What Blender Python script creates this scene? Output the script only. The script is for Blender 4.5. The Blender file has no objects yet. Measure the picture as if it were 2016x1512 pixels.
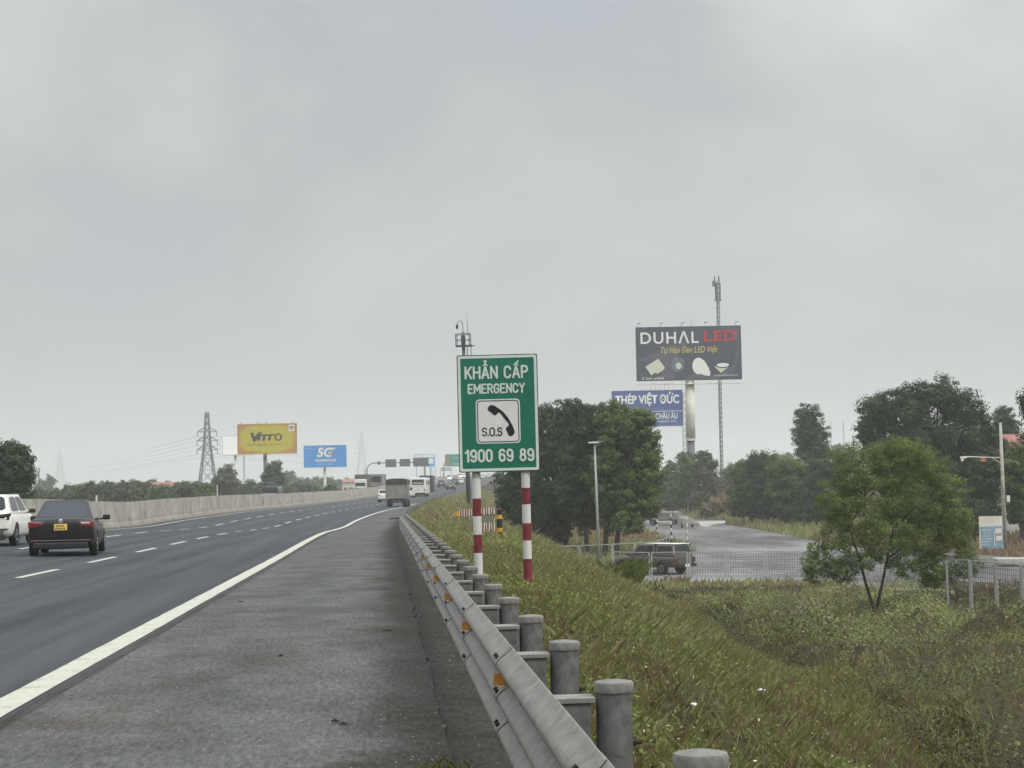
import bpy, bmesh, math, random
import numpy as np
from mathutils import Vector, Matrix

random.seed(7)
rng = np.random.default_rng(11)
S = bpy.context.scene
COL = S.collection

# ------------------------------------------------------------------ camera
FPX, YH, ROLL, CAMZ = 3470.0, 945.0, math.radians(1.1), 1.50
PITCH = math.atan((YH - 756) / FPX)
fw = Vector((0, math.cos(PITCH), math.sin(PITCH)))
up0 = Vector((0, -math.sin(PITCH), math.cos(PITCH)))
rt0 = Vector((1, 0, 0))
RT = rt0 * math.cos(ROLL) - up0 * math.sin(ROLL)
UP = up0 * math.cos(ROLL) + rt0 * math.sin(ROLL)
cam = bpy.data.cameras.new("camera")
cam.sensor_width = 36
cam.lens = FPX / 2016 * 36
cam.clip_start = 0.1
cam.clip_end = 20000
camo = bpy.data.objects.new("camera", cam)
M = Matrix((RT, UP, -fw)).transposed().to_4x4()
M.translation = Vector((0, 0, CAMZ))
camo.matrix_world = M
COL.objects.link(camo)
S.camera = camo

# ------------------------------------------------------------------ sky, sun, exposure
SUN_EL, SUN_AZ = math.radians(38), math.radians(122)      # azimuth clockwise from the view direction
w = bpy.data.worlds.new("World")
S.world = w
w.use_nodes = True
nt = w.node_tree
nt.nodes.clear()
N = nt.nodes.new
L = nt.links.new
out = N("ShaderNodeOutputWorld")
bg = N("ShaderNodeBackground")
sky = N("ShaderNodeTexSky")
sky.sky_type = 'NISHITA'
sky.sun_disc = False
sky.sun_elevation = SUN_EL
sky.sun_rotation = SUN_AZ
sky.dust_density = 3
bgs = N("ShaderNodeBackground")
bgs.inputs["Strength"].default_value = 0.06
L(sky.outputs[0], bgs.inputs[0])
tc = N("ShaderNodeTexCoord")
mp = N("ShaderNodeMapping")
mp.inputs["Scale"].default_value = (2.6, 2.6, 4.2)
mp.inputs["Rotation"].default_value = (0, 0.6, 0)
mp.inputs["Location"].default_value = (6.7, 0.4, 3.0)
L(tc.outputs["Generated"], mp.inputs[0])
nz = N("ShaderNodeTexNoise")
nz.inputs["Scale"].default_value = 1.5
nz.inputs["Detail"].default_value = 6
nz.inputs["Roughness"].default_value = 0.5
nz.inputs["Distortion"].default_value = 0.25
L(mp.outputs[0], nz.inputs[0])
cr = N("ShaderNodeValToRGB")
cr.color_ramp.elements[0].position = 0.33
cr.color_ramp.elements[0].color = (0.59, 0.635, 0.715, 1)
cr.color_ramp.elements[1].position = 0.70
cr.color_ramp.elements[1].color = (0.89, 0.905, 0.885, 1)
e = cr.color_ramp.elements.new(0.46)
e.color = (0.620, 0.655, 0.658, 1)
sx = N("ShaderNodeSeparateXYZ")
L(tc.outputs["Generated"], sx.inputs[0])
fl = N("ShaderNodeMapRange")                       # the layer looks smoother toward the horizon
fl.interpolation_type = 'SMOOTHSTEP'
fl.inputs["From Min"].default_value = 0.02
fl.inputs["From Max"].default_value = 0.24
fl.inputs["To Min"].default_value = 0.25
fl.inputs["To Max"].default_value = 1.0
L(sx.outputs["Z"], fl.inputs["Value"])
c5 = N("ShaderNodeMath"); c5.operation = 'SUBTRACT'; c5.inputs[1].default_value = 0.48
L(nz.outputs[0], c5.inputs[0])
c6 = N("ShaderNodeMath"); c6.operation = 'MULTIPLY_ADD'; c6.inputs[2].default_value = 0.47
L(c5.outputs[0], c6.inputs[0]); L(fl.outputs[0], c6.inputs[1])
L(c6.outputs[0], cr.inputs[0])
sdot = N("ShaderNodeVectorMath"); sdot.operation = 'DOT_PRODUCT'   # brighter toward the veiled sun
sdot.inputs[1].default_value = (math.sin(SUN_AZ) * math.cos(SUN_EL), math.cos(SUN_AZ) * math.cos(SUN_EL), math.sin(SUN_EL))
L(tc.outputs["Generated"], sdot.inputs[0])
gl_ = N("ShaderNodeMapRange")
gl_.interpolation_type = 'SMOOTHSTEP'
gl_.inputs["From Min"].default_value = -0.45
gl_.inputs["From Max"].default_value = 0.95
gl_.inputs["To Min"].default_value = 0.93
gl_.inputs["To Max"].default_value = 1.35
L(sdot.outputs["Value"], gl_.inputs["Value"])
mr = N("ShaderNodeMapRange")                       # an overcast sky is brightest overhead
mr.interpolation_type = 'SMOOTHSTEP'
mr.inputs["From Min"].default_value = 0.25
mr.inputs["From Max"].default_value = 0.95
mr.inputs["To Min"].default_value = 0.69
mr.inputs["To Max"].default_value = 2.7
L(sx.outputs["Z"], mr.inputs["Value"])
bgc = N("ShaderNodeBackground")
L(cr.outputs[0], bgc.inputs[0])
mm = N("ShaderNodeMath"); mm.operation = 'MULTIPLY'
L(mr.outputs[0], mm.inputs[0]); L(gl_.outputs[0], mm.inputs[1])
L(mm.outputs[0], bgc.inputs[1])
mx = N("ShaderNodeMixShader")
mx.inputs[0].default_value = 0.88
L(bgs.outputs[0], mx.inputs[1])
L(bgc.outputs[0], mx.inputs[2])
L(mx.outputs[0], out.inputs[0])

sl = bpy.data.lights.new("sun", 'SUN')
sl.energy = 1.2
sl.angle = math.radians(14)
sl.color = (1.0, 0.93, 0.82)
so = bpy.data.objects.new("sun", sl)
sd = Vector((math.sin(SUN_AZ) * math.cos(SUN_EL), math.cos(SUN_AZ) * math.cos(SUN_EL), math.sin(SUN_EL)))
so.rotation_euler = sd.to_track_quat('Z', 'Y').to_euler()
so.location = (60, 0, 80)
COL.objects.link(so)
S.view_settings.view_transform = 'Standard'
S.view_settings.look = 'None'
S.view_settings.exposure = 0.31
S.view_settings.gamma = 1
S.cycles.use_denoising = True
S.cycles.use_adaptive_sampling = False
S.cycles.max_bounces = 6
S.cycles.diffuse_bounces = 3
S.cycles.transparent_max_bounces = 8
S.cycles.volume_bounces = 1
S.cycles.sample_clamp_indirect = 6

# ------------------------------------------------------------------ materials
def mat(name, col, rough=0.7, metal=0.0, spec=0.3, var=0.0, vscale=4.0, col2=None, bump=0.0, bscale=40.0, coat=0.0,
        emit=None, estr=0.0, stretch=(1, 1, 1)):
    m = bpy.data.materials.new(name)
    m.use_nodes = True
    t = m.node_tree
    b = t.nodes["Principled BSDF"]
    b.inputs["Base Color"].default_value = (*col, 1)
    b.inputs["Roughness"].default_value = rough
    b.inputs["Metallic"].default_value = metal
    b.inputs["Specular IOR Level"].default_value = spec
    b.inputs["Coat Weight"].default_value = coat
    if emit:
        b.inputs["Emission Color"].default_value = (*emit, 1)
        b.inputs["Emission Strength"].default_value = estr
    if var > 0 or col2 or bump > 0:
        c = t.nodes.new("ShaderNodeTexCoord")
        mpn = t.nodes.new("ShaderNodeMapping")
        mpn.inputs["Scale"].default_value = stretch
        t.links.new(c.outputs["Object"], mpn.inputs[0])
    if var > 0 or col2:
        n = t.nodes.new("ShaderNodeTexNoise")
        n.inputs["Scale"].default_value = vscale
        n.inputs["Detail"].default_value = 5
        n.inputs["Roughness"].default_value = 0.6
        r = t.nodes.new("ShaderNodeValToRGB")
        c2 = col2 or tuple(max(0, x * (1 - var)) for x in col)
        c1 = col if col2 else tuple(min(1, x * (1 + var)) for x in col)
        r.color_ramp.elements[0].color = (*c2, 1)
        r.color_ramp.elements[1].color = (*c1, 1)
        r.color_ramp.elements[0].position = 0.36
        r.color_ramp.elements[1].position = 0.64
        t.links.new(mpn.outputs[0], n.inputs[0])
        t.links.new(n.outputs[0], r.inputs[0])
        t.links.new(r.outputs[0], b.inputs["Base Color"])
    if bump > 0:
        n2 = t.nodes.new("ShaderNodeTexNoise")
        n2.inputs["Scale"].default_value = bscale
        n2.inputs["Detail"].default_value = 4
        bp = t.nodes.new("ShaderNodeBump")
        bp.inputs["Strength"].default_value = bump
        bp.inputs["Distance"].default_value = 0.02
        t.links.new(mpn.outputs[0], n2.inputs[0])
        t.links.new(n2.outputs[0], bp.inputs["Height"])
        t.links.new(bp.outputs[0], b.inputs["Normal"])
    return m

class G:
    """small node-graph writer"""
    def __init__(s, name):
        s.m = bpy.data.materials.new(name)
        s.m.use_nodes = True
        s.t = s.m.node_tree
        s.b = s.t.nodes["Principled BSDF"]
    def n(s, typ, **kw):
        x = s.t.nodes.new(typ)
        for k, v in kw.items():
            k2 = k.replace('_', ' ')
            if k2 in x.inputs:
                x.inputs[k2].default_value = v
            else:
                setattr(x, k, v)
        return x
    def l(s, a, b):
        s.t.links.new(a, b)
    def mapping(s, src, scale):
        q = s.n("ShaderNodeMapping")
        q.inputs["Scale"].default_value = scale
        s.l(src, q.inputs[0])
        return q.outputs[0]
    def noise(s, vec, scale, detail=4, rough=0.55):
        q = s.n("ShaderNodeTexNoise", Scale=scale, Detail=detail, Roughness=rough)
        s.l(vec, q.inputs[0])
        return q.outputs[0]
    def ramp(s, fac, stops):
        q = s.n("ShaderNodeValToRGB")
        els = q.color_ramp.elements
        for i, (p, c) in enumerate(stops):
            c = (c, c, c, 1) if isinstance(c, (int, float)) else (*c, 1)
            if i < 2:
                els[i].position, els[i].color = p, c
            else:
                z = els.new(p)
                z.color = c
        s.l(fac, q.inputs[0])
        return q.outputs[0]
    def mix(s, fac, a, b, mode='MIX'):
        q = s.n("ShaderNodeMix", data_type='RGBA', blend_type=mode)
        for inp, v in ((q.inputs[0], fac), (q.inputs[6], a), (q.inputs[7], b)):
            if isinstance(v, tuple):
                inp.default_value = (*v, 1)
            elif isinstance(v, (int, float)):
                inp.default_value = v
            else:
                s.l(v, inp)
        return q.outputs[2]
    def math(s, op, a, b=0.0):
        q = s.n("ShaderNodeMath", operation=op)
        for inp, v in zip(q.inputs, (a, b)):
            if isinstance(v, (int, float)):
                inp.default_value = v
            else:
                s.l(v, inp)
        return q.outputs[0]
    def bump(s, h, strength, dist=0.01):
        q = s.n("ShaderNodeBump", Strength=strength, Distance=dist)
        s.l(h, q.inputs["Height"])
        s.l(q.outputs[0], s.b.inputs["Normal"])

def mat_lane():
    g = G("lane asphalt")
    uv = g.n("ShaderNodeUVMap").outputs[0]
    a = g.noise(g.mapping(uv, (1.6, 0.03, 1)), 1.0, 6, 0.65)
    base = g.ramp(a, [(0.34, (0.030, 0.032, 0.037)), (0.66, (0.066, 0.069, 0.077))])
    f = g.noise(g.mapping(uv, (22, 4.5, 1)), 1.0, 4, 0.8)
    base = g.mix(0.5, base, g.ramp(f, [(0.3, (0.36, 0.36, 0.36)), (0.7, (0.64, 0.64, 0.64))]), 'OVERLAY')
    p = g.noise(g.mapping(uv, (0.30, 0.10, 1)), 1.0, 4)
    base = g.mix(g.ramp(p, [(0.5, 0.0), (0.72, 0.45)]), base, (0.072, 0.072, 0.073))
    oil = g.noise(g.mapping(uv, (0.9, 0.05, 1)), 1.3, 5, 0.7)
    base = g.mix(g.ramp(oil, [(0.58, 0.0), (0.70, 0.5)]), base, (0.024, 0.025, 0.028))
    g.l(base, g.b.inputs["Base Color"])
    g.b.inputs["Roughness"].default_value = 0.85
    g.b.inputs["Specular IOR Level"].default_value = 0.12
    g.bump(f, 0.3, 0.01)
    return g.m

def mat_shoulder():
    g = G("shoulder asphalt")
    uv = g.n("ShaderNodeUVMap").outputs[0]
    sp = g.n("ShaderNodeSeparateXYZ")
    g.l(uv, sp.inputs[0])
    n1 = g.noise(g.mapping(uv, (0.55, 0.22, 1)), 2.0, 6, 0.65)
    base = g.ramp(n1, [(0.34, (0.062, 0.062, 0.063)), (0.66, (0.112, 0.112, 0.112))])
    # brown silt left in patchy bands across the shoulder
    wv = g.n("ShaderNodeTexNoise", Scale=1.0, Detail=7.0, Roughness=0.68, Distortion=1.4)
    g.l(g.mapping(uv, (0.42, 0.34, 1)), wv.inputs[0])
    sv = wv.outputs[0]
    silt = g.ramp(sv, [(0.50, 0.0), (0.66, 0.62)])
    base = g.mix(silt, base, (0.062, 0.052, 0.042))
    w2 = g.n("ShaderNodeTexNoise", Scale=1.0, Detail=8.0, Roughness=0.75, Distortion=0.8)
    g.l(g.mapping(uv, (1.3, 1.9, 1)), w2.inputs[0])
    pale = g.math('MULTIPLY', g.ramp(w2.outputs[0], [(0.56, 0.0), (0.68, 0.6)]), g.ramp(g.noise(g.mapping(uv, (0.6, 0.30, 1)), 1.0, 3), [(0.52, 0.0), (0.62, 1.0)]))
    base = g.mix(pale, base, (0.17, 0.158, 0.138))
    dk = g.noise(g.mapping(uv, (0.5, 0.9, 1)), 1.0, 6, 0.7)
    base = g.mix(g.ramp(dk, [(0.58, 0.0), (0.70, 0.55)]), base, (0.030, 0.030, 0.031))
    # dirt gathering toward the rail
    d = g.math('ADD', sp.outputs[0], g.math('MULTIPLY', g.math('SUBTRACT', sv, 0.5), 1.6))
    dm = g.n("ShaderNodeMapRange", interpolation_type='SMOOTHSTEP')
    dm.inputs["From Min"].default_value = 2.3
    dm.inputs["From Max"].default_value = 3.0
    g.l(d, dm.inputs["Value"])
    base = g.mix(g.math('MULTIPLY', dm.outputs[0], 0.75), base, (0.036, 0.031, 0.026))
    # coarse aggregate, drawn out along the road
    f = g.noise(g.mapping(uv, (26, 5.0, 1)), 1.0, 5, 0.85)
    base = g.mix(1.0, base, g.ramp(f, [(0.30, (0.20, 0.20, 0.20)), (0.5, (0.5, 0.5, 0.5)), (0.70, (0.82, 0.82, 0.82))]), 'OVERLAY')
    v = g.n("ShaderNodeTexVoronoi", Scale=1.0)
    g.l(g.mapping(uv, (24, 7, 1)), v.inputs[0])
    spots = g.ramp(v.outputs["Distance"], [(0.12, 1.0), (0.20, 0.0)])
    pick = g.ramp(g.noise(g.mapping(uv, (9, 3, 1)), 1.0, 2), [(0.53, 0.0), (0.6, 0.75)])
    base = g.mix(g.math('MULTIPLY', spots, pick), base, (0.27, 0.265, 0.25))
    g.l(base, g.b.inputs["Base Color"])
    g.b.inputs["Roughness"].default_value = 0.95
    g.b.inputs["Specular IOR Level"].default_value = 0.08
    g.bump(f, 0.6, 0.015)
    return g.m

def mat_gutter():
    g = G("silted concrete gutter")
    uv = g.n("ShaderNodeUVMap").outputs[0]
    n1 = g.noise(g.mapping(uv, (5.0, 1.2, 1)), 1.0, 7, 0.72)
    base = g.ramp(n1, [(0.38, (0.016, 0.017, 0.014)), (0.56, (0.032, 0.028, 0.023)), (0.72, (0.10, 0.092, 0.078))])
    f = g.noise(uv, 60, 3, 0.8)
    base = g.mix(0.7, base, g.ramp(f, [(0.3, (0.3, 0.3, 0.3)), (0.75, (0.75, 0.75, 0.75))]), 'OVERLAY')
    g.l(base, g.b.inputs["Base Color"])
    g.b.inputs["Roughness"].default_value = 0.9
    g.bump(n1, 0.5, 0.03)
    return g.m

def mat_line(name, col):
    g = G(name)
    uv = g.n("ShaderNodeUVMap").outputs[0]
    n1 = g.noise(uv, 3.0, 6, 0.7)
    f = g.noise(g.mapping(uv, (22, 3.5, 1)), 1.0, 4, 0.8)
    wear = g.ramp(g.math('ADD', g.math('MULTIPLY', n1, 0.6), g.math('MULTIPLY', f, 0.4)), [(0.50, 0.0), (0.64, 0.7)])
    base = g.mix(wear, col, tuple(c * 0.45 for c in col))
    g.l(base, g.b.inputs["Base Color"])
    g.b.inputs["Roughness"].default_value = 0.75
    g.bump(f, 0.3, 0.006)
    return g.m

def mat_barrier():
    g = G("stained barrier concrete")
    uv = g.n("ShaderNodeUVMap").outputs[0]          # u up the face, v along
    sp = g.n("ShaderNodeSeparateXYZ")
    g.l(uv, sp.inputs[0])
    n1 = g.noise(g.mapping(uv, (0.5, 0.5, 1)), 1.0, 6, 0.65)
    base = g.ramp(n1, [(0.32, (0.235, 0.219, 0.190)), (0.7, (0.385, 0.362, 0.316))])
    st = g.noise(g.mapping(uv, (0.8, 0.75, 1)), 1.0, 6, 0.72)
    base = g.mix(g.ramp(st, [(0.53, 0.0), (0.68, 0.85)]), base, (0.11, 0.095, 0.077))
    low = g.n("ShaderNodeMapRange", interpolation_type='SMOOTHSTEP')
    low.inputs["From Min"].default_value = 0.75
    low.inputs["From Max"].default_value = 0.0
    g.l(g.math('ADD', sp.outputs[0], g.math('MULTIPLY', g.math('SUBTRACT', g.noise(g.mapping(uv, (1, 0.8, 1)), 1.0, 5), 0.5), 0.9)), low.inputs["Value"])
    base = g.mix(g.math('MULTIPLY', low.outputs[0], 0.6), base, (0.10, 0.088, 0.07))
    # joints every six metres
    fr = g.math('FRACT', g.math('DIVIDE', sp.outputs[1], 6.0))
    j = g.math('LESS_THAN', fr, 0.012)
    base = g.mix(g.math('MULTIPLY', j, 0.7), base, (0.05, 0.045, 0.04))
    g.l(base, g.b.inputs["Base Color"])
    g.b.inputs["Roughness"].default_value = 0.9
    g.bump(n1, 0.3, 0.02)
    return g.m

def mat_leaf(name, stops, trans=0.25, rough=0.6):
    g = G(name)
    a = g.n("ShaderNodeAttribute", attribute_name="tint")
    col = g.ramp(a.outputs["Fac"], stops)
    g.l(col, g.b.inputs["Base Color"])
    g.b.inputs["Roughness"].default_value = rough
    g.b.inputs["Specular IOR Level"].default_value = 0.25
    if trans > 0:
        tr = g.n("ShaderNodeBsdfTranslucent")
        g.l(col, tr.inputs[0])
        ms = g.n("ShaderNodeMixShader")
        ms.inputs[0].default_value = trans
        o = g.t.nodes["Material Output"]
        g.l(g.b.outputs[0], ms.inputs[1])
        g.l(tr.outputs[0], ms.inputs[2])
        g.l(ms.outputs[0], o.inputs[0])
    return g.m

def mat_soil():
    g = G("weedy soil")
    c = g.n("ShaderNodeTexCoord").outputs["Object"]
    n1 = g.noise(c, 0.35, 6, 0.6)
    n2 = g.noise(c, 6.0, 5, 0.7)
    a = g.ramp(n2, [(0.35, (0.022, 0.022, 0.012)), (0.65, (0.060, 0.055, 0.030))])
    b = g.ramp(n2, [(0.35, (0.030, 0.025, 0.016)), (0.65, (0.075, 0.060, 0.038))])
    g.l(g.mix(g.ramp(n1, [(0.45, 0.0), (0.6, 1.0)]), a, b), g.b.inputs["Base Color"])
    g.b.inputs["Roughness"].default_value = 0.95
    g.b.inputs["Specular IOR Level"].default_value = 0.1
    g.bump(n2, 0.8, 0.08)
    return g.m

def mat_access():
    g = G("damp access road")
    c = g.n("ShaderNodeTexCoord").outputs["Object"]
    n1 = g.noise(g.mapping(c, (0.16, 0.045, 1)), 1.0, 7, 0.68)
    n2 = g.noise(c, 3.0, 5, 0.7)
    base = g.ramp(n1, [(0.36, (0.075, 0.073, 0.069)), (0.5, (0.122, 0.120, 0.117)), (0.62, (0.20, 0.198, 0.193))])
    base = g.mix(0.4, base, g.ramp(n2, [(0.3, (0.35, 0.35, 0.35)), (0.7, (0.65, 0.65, 0.65))]), 'OVERLAY')
    g.l(base, g.b.inputs["Base Color"])
    g.b.inputs["Roughness"].default_value = 0.85
    g.b.inputs["Specular IOR Level"].default_value = 0.15
    g.bump(n2, 0.3, 0.02)
    return g.m

def mat_galv(name, lo, hi, sc=9.0):
    g = G(name)
    c = g.n("ShaderNodeTexCoord").outputs["Object"]
    n1 = g.noise(c, sc, 6, 0.7)
    v = g.n("ShaderNodeTexVoronoi", Scale=sc * 3.2)
    g.l(c, v.inputs[0])
    f = g.math('ADD', g.math('MULTIPLY', n1, 0.75), g.math('MULTIPLY', v.outputs["Color"], 0.25))
    col = g.ramp(f, [(0.32, lo), (0.68, hi)])
    n3 = g.noise(g.mapping(c, (1, 1, 0.25)), 5.0, 5, 0.7)
    col = g.mix(g.ramp(n3, [(0.57, 0.0), (0.72, 0.45)]), col, tuple(x * 0.45 for x in lo))
    g.l(col, g.b.inputs["Base Color"])
    g.b.inputs["Metallic"].default_value = 0.25
    g.l(g.ramp(n1, [(0.3, 0.5), (0.7, 0.7)]), g.b.inputs["Roughness"])
    g.bump(n1, 0.12, 0.004)
    return g.m

MT = dict(
    lane=mat_lane(), shoulder=mat_shoulder(), gutter=mat_gutter(), line=mat_line("road paint", (0.40, 0.392, 0.335)),
    barrier=mat_barrier(), soil=mat_soil(), access=mat_access(),
    galv=mat_galv("galvanised steel", (0.070, 0.074, 0.073), (0.150, 0.155, 0.151)),
    rail=mat_galv("weathered rail steel", (0.125, 0.118, 0.107), (0.235, 0.224, 0.206), 6.0),
    cap=mat("dusty post cap", (0.165, 0.160, 0.146), 0.85, var=0.25, vscale=25),
    amber=mat("amber reflector", (0.42, 0.17, 0.015), 0.35, spec=0.5, var=0.15, vscale=30),
    slot=mat("dark slot", (0.015, 0.014, 0.013), 0.8),
    sgreen=mat("sign green sheeting", (0.003, 0.118, 0.072), 0.45, spec=0.4, var=0.08, vscale=3),
    sdark=mat("sign edge", (0.006, 0.03, 0.022), 0.6),
    swhite=mat("sign white sheeting", (0.50, 0.55, 0.50), 0.5, var=0.06, vscale=12),
    spanel=mat("sign panel white", (0.56, 0.56, 0.55), 0.5, var=0.04, vscale=5),
    sblack=mat("sign black", (0.008, 0.008, 0.010), 0.6),
    pwhite=mat("pole white paint", (0.50, 0.50, 0.475), 0.6, var=0.08, vscale=8, stretch=(1, 1, .3)),
    pred=mat("pole red paint", (0.15, 0.020, 0.028), 0.6, var=0.3, vscale=9),
    pgalv=mat("pole bare metal", (0.30, 0.31, 0.30), 0.6, metal=0.2, var=0.15, vscale=10),
    black=mat("black rubber", (0.012, 0.012, 0.012), 0.8),
    blackp=mat("black plastic", (0.018, 0.018, 0.019), 0.5),
    yellow=mat("yellow paint", (0.55, 0.27, 0.02), 0.6, var=0.2, vscale=9),
    glass=mat("tinted car glass", (0.022, 0.027, 0.034), 0.12, spec=0.28),
    glassd=mat("dark glass", (0.012, 0.013, 0.015), 0.15, spec=0.5),
    rim=mat("alloy rim", (0.30, 0.30, 0.30), 0.4, metal=0.6),
    cblack=mat("dark car paint", (0.010, 0.0075, 0.0075), 0.35, coat=0.1, spec=0.25, var=0.1),
    cwhite=mat("white car paint", (0.66, 0.65, 0.61), 0.3, coat=0.5, var=0.03),
    cgrey=mat("grey car paint", (0.095, 0.088, 0.080), 0.35, coat=0.4, metal=0.3, var=0.06),
    cdark=mat("charcoal car paint", (0.03, 0.033, 0.040), 0.3, coat=0.5),
    tail=mat("red lamp lens", (0.17, 0.012, 0.016), 0.2, spec=0.6),
    tailw=mat("clear lamp lens", (0.50, 0.34, 0.34), 0.2, spec=0.6),
    lit=mat("lit lamp", (0.9, 0.8, 0.75), 0.3, emit=(1.0, 0.75, 0.68), estr=2.0),
    plate=mat("yellow plate", (0.66, 0.47, 0.13), 0.5),
    platew=mat("white plate", (0.7, 0.7, 0.68), 0.5),
    chrome=mat("chrome", (0.6, 0.6, 0.6), 0.2, metal=0.9),
    tgrey=mat("truck panel grey", (0.20, 0.19, 0.175), 0.7, var=0.15, vscale=1.5),
    tdark=mat("truck chassis", (0.02, 0.02, 0.02), 0.8),
    canvas=mat("dark canvas", (0.035, 0.036, 0.033), 0.9, var=0.2, vscale=2),
    olive=mat("olive canvas", (0.075, 0.075, 0.055), 0.9, var=0.2, vscale=2),
    steel=mat("painted steel grey", (0.13, 0.135, 0.14), 0.6, var=0.12, vscale=2),
    lattice=mat("pylon steel", (0.10, 0.105, 0.11), 0.6),
    mast=mat("mast steel", (0.055, 0.055, 0.075), 0.5, var=0.1),
    concrete=mat("pole concrete", (0.34, 0.325, 0.30), 0.9, var=0.2, vscale=3),
    bark=mat("bark", (0.045, 0.036, 0.028), 0.9, var=0.35, vscale=6, stretch=(1, 1, .25)),
    barkl=mat("pale bark", (0.11, 0.095, 0.075), 0.9, var=0.3, vscale=6, stretch=(1, 1, .25)),
    whitep=mat("white painted steel", (0.62, 0.60, 0.52), 0.6, var=0.12, vscale=0.6),
    wire=mat("wire", (0.05, 0.05, 0.052), 0.6),
    roof=mat("red roof sheet", (0.24, 0.10, 0.08), 0.8, var=0.2, vscale=1),
    wallw=mat("pale wall", (0.50, 0.49, 0.46), 0.9, var=0.1, vscale=0.7),
    rubble=mat("pale rubble", (0.28, 0.26, 0.23), 0.95, var=0.3, vscale=14, bump=0.4, bscale=30),
    debris=mat("dry twig", (0.05, 0.04, 0.03), 0.95),
    paper=mat("white litter", (0.66, 0.67, 0.70), 0.7, var=0.1, vscale=20),
)
LEAF = dict(
    dark=mat_leaf("dark leaves", [(0.0, (0.018, 0.028, 0.011)), (0.5, (0.038, 0.059, 0.020)), (1.0, (0.095, 0.128, 0.038))], 0.25),
    mid=mat_leaf("mid green leaves", [(0.0, (0.040, 0.058, 0.016)), (0.5, (0.098, 0.132, 0.033)), (1.0, (0.20, 0.235, 0.064))], 0.3),
    light=mat_leaf("light green leaves", [(0.0, (0.066, 0.096, 0.022)), (0.5, (0.140, 0.190, 0.042)), (1.0, (0.27, 0.315, 0.080))], 0.4),
    dusty=mat_leaf("dusty leaves", [(0.0, (0.046, 0.054, 0.026)), (0.5, (0.090, 0.100, 0.046)), (1.0, (0.15, 0.155, 0.080))], 0.25),
    brown=mat_leaf("dry leaves", [(0.0, (0.13, 0.09, 0.055)), (0.5, (0.26, 0.19, 0.12)), (1.0, (0.38, 0.30, 0.20))], 0.15),
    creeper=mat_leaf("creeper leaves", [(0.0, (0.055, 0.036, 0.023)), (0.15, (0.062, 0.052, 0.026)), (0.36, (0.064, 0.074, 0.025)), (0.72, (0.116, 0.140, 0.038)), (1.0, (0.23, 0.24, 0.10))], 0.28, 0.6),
    grass=mat_leaf("verge grass blades", [(0.0, (0.25, 0.155, 0.105)), (0.25, (0.30, 0.235, 0.14)), (0.5, (0.29, 0.27, 0.112)), (0.78, (0.235, 0.275, 0.080)), (1.0, (0.46, 0.45, 0.25))], 0.4, 0.6),
    petal=mat_leaf("pale seed heads", [(0.0, (0.45, 0.45, 0.36)), (1.0, (0.66, 0.66, 0.58))], 0.2),
)

# ------------------------------------------------------------------ object helpers
def tag(o, label=None, cat=None, group=None, kind=None):
    if label: o["label"] = label
    if cat: o["category"] = cat
    if group: o["group"] = group
    if kind: o["kind"] = kind
    return o

def empty(name, loc=(0, 0, 0), rz=0.0, rx=0.0, ry=0.0):
    o = bpy.data.objects.new(name, None)
    o.location = loc
    o.rotation_euler = (rx, ry, rz)
    o.empty_display_size = 0.2
    COL.objects.link(o)
    return o

def kids(o):
    return [c for c in KID.get(o.name, [])]
KID = {}
def parent(c, p):
    if p is not None:
        c.parent = p
        KID.setdefault(p.name, []).append(c)

def copy_tree(o, par=None):
    c = o.copy()
    COL.objects.link(c)
    if par is not None:
        parent(c, par)
    for k in kids(o):
        copy_tree(k, c)
    return c

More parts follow.
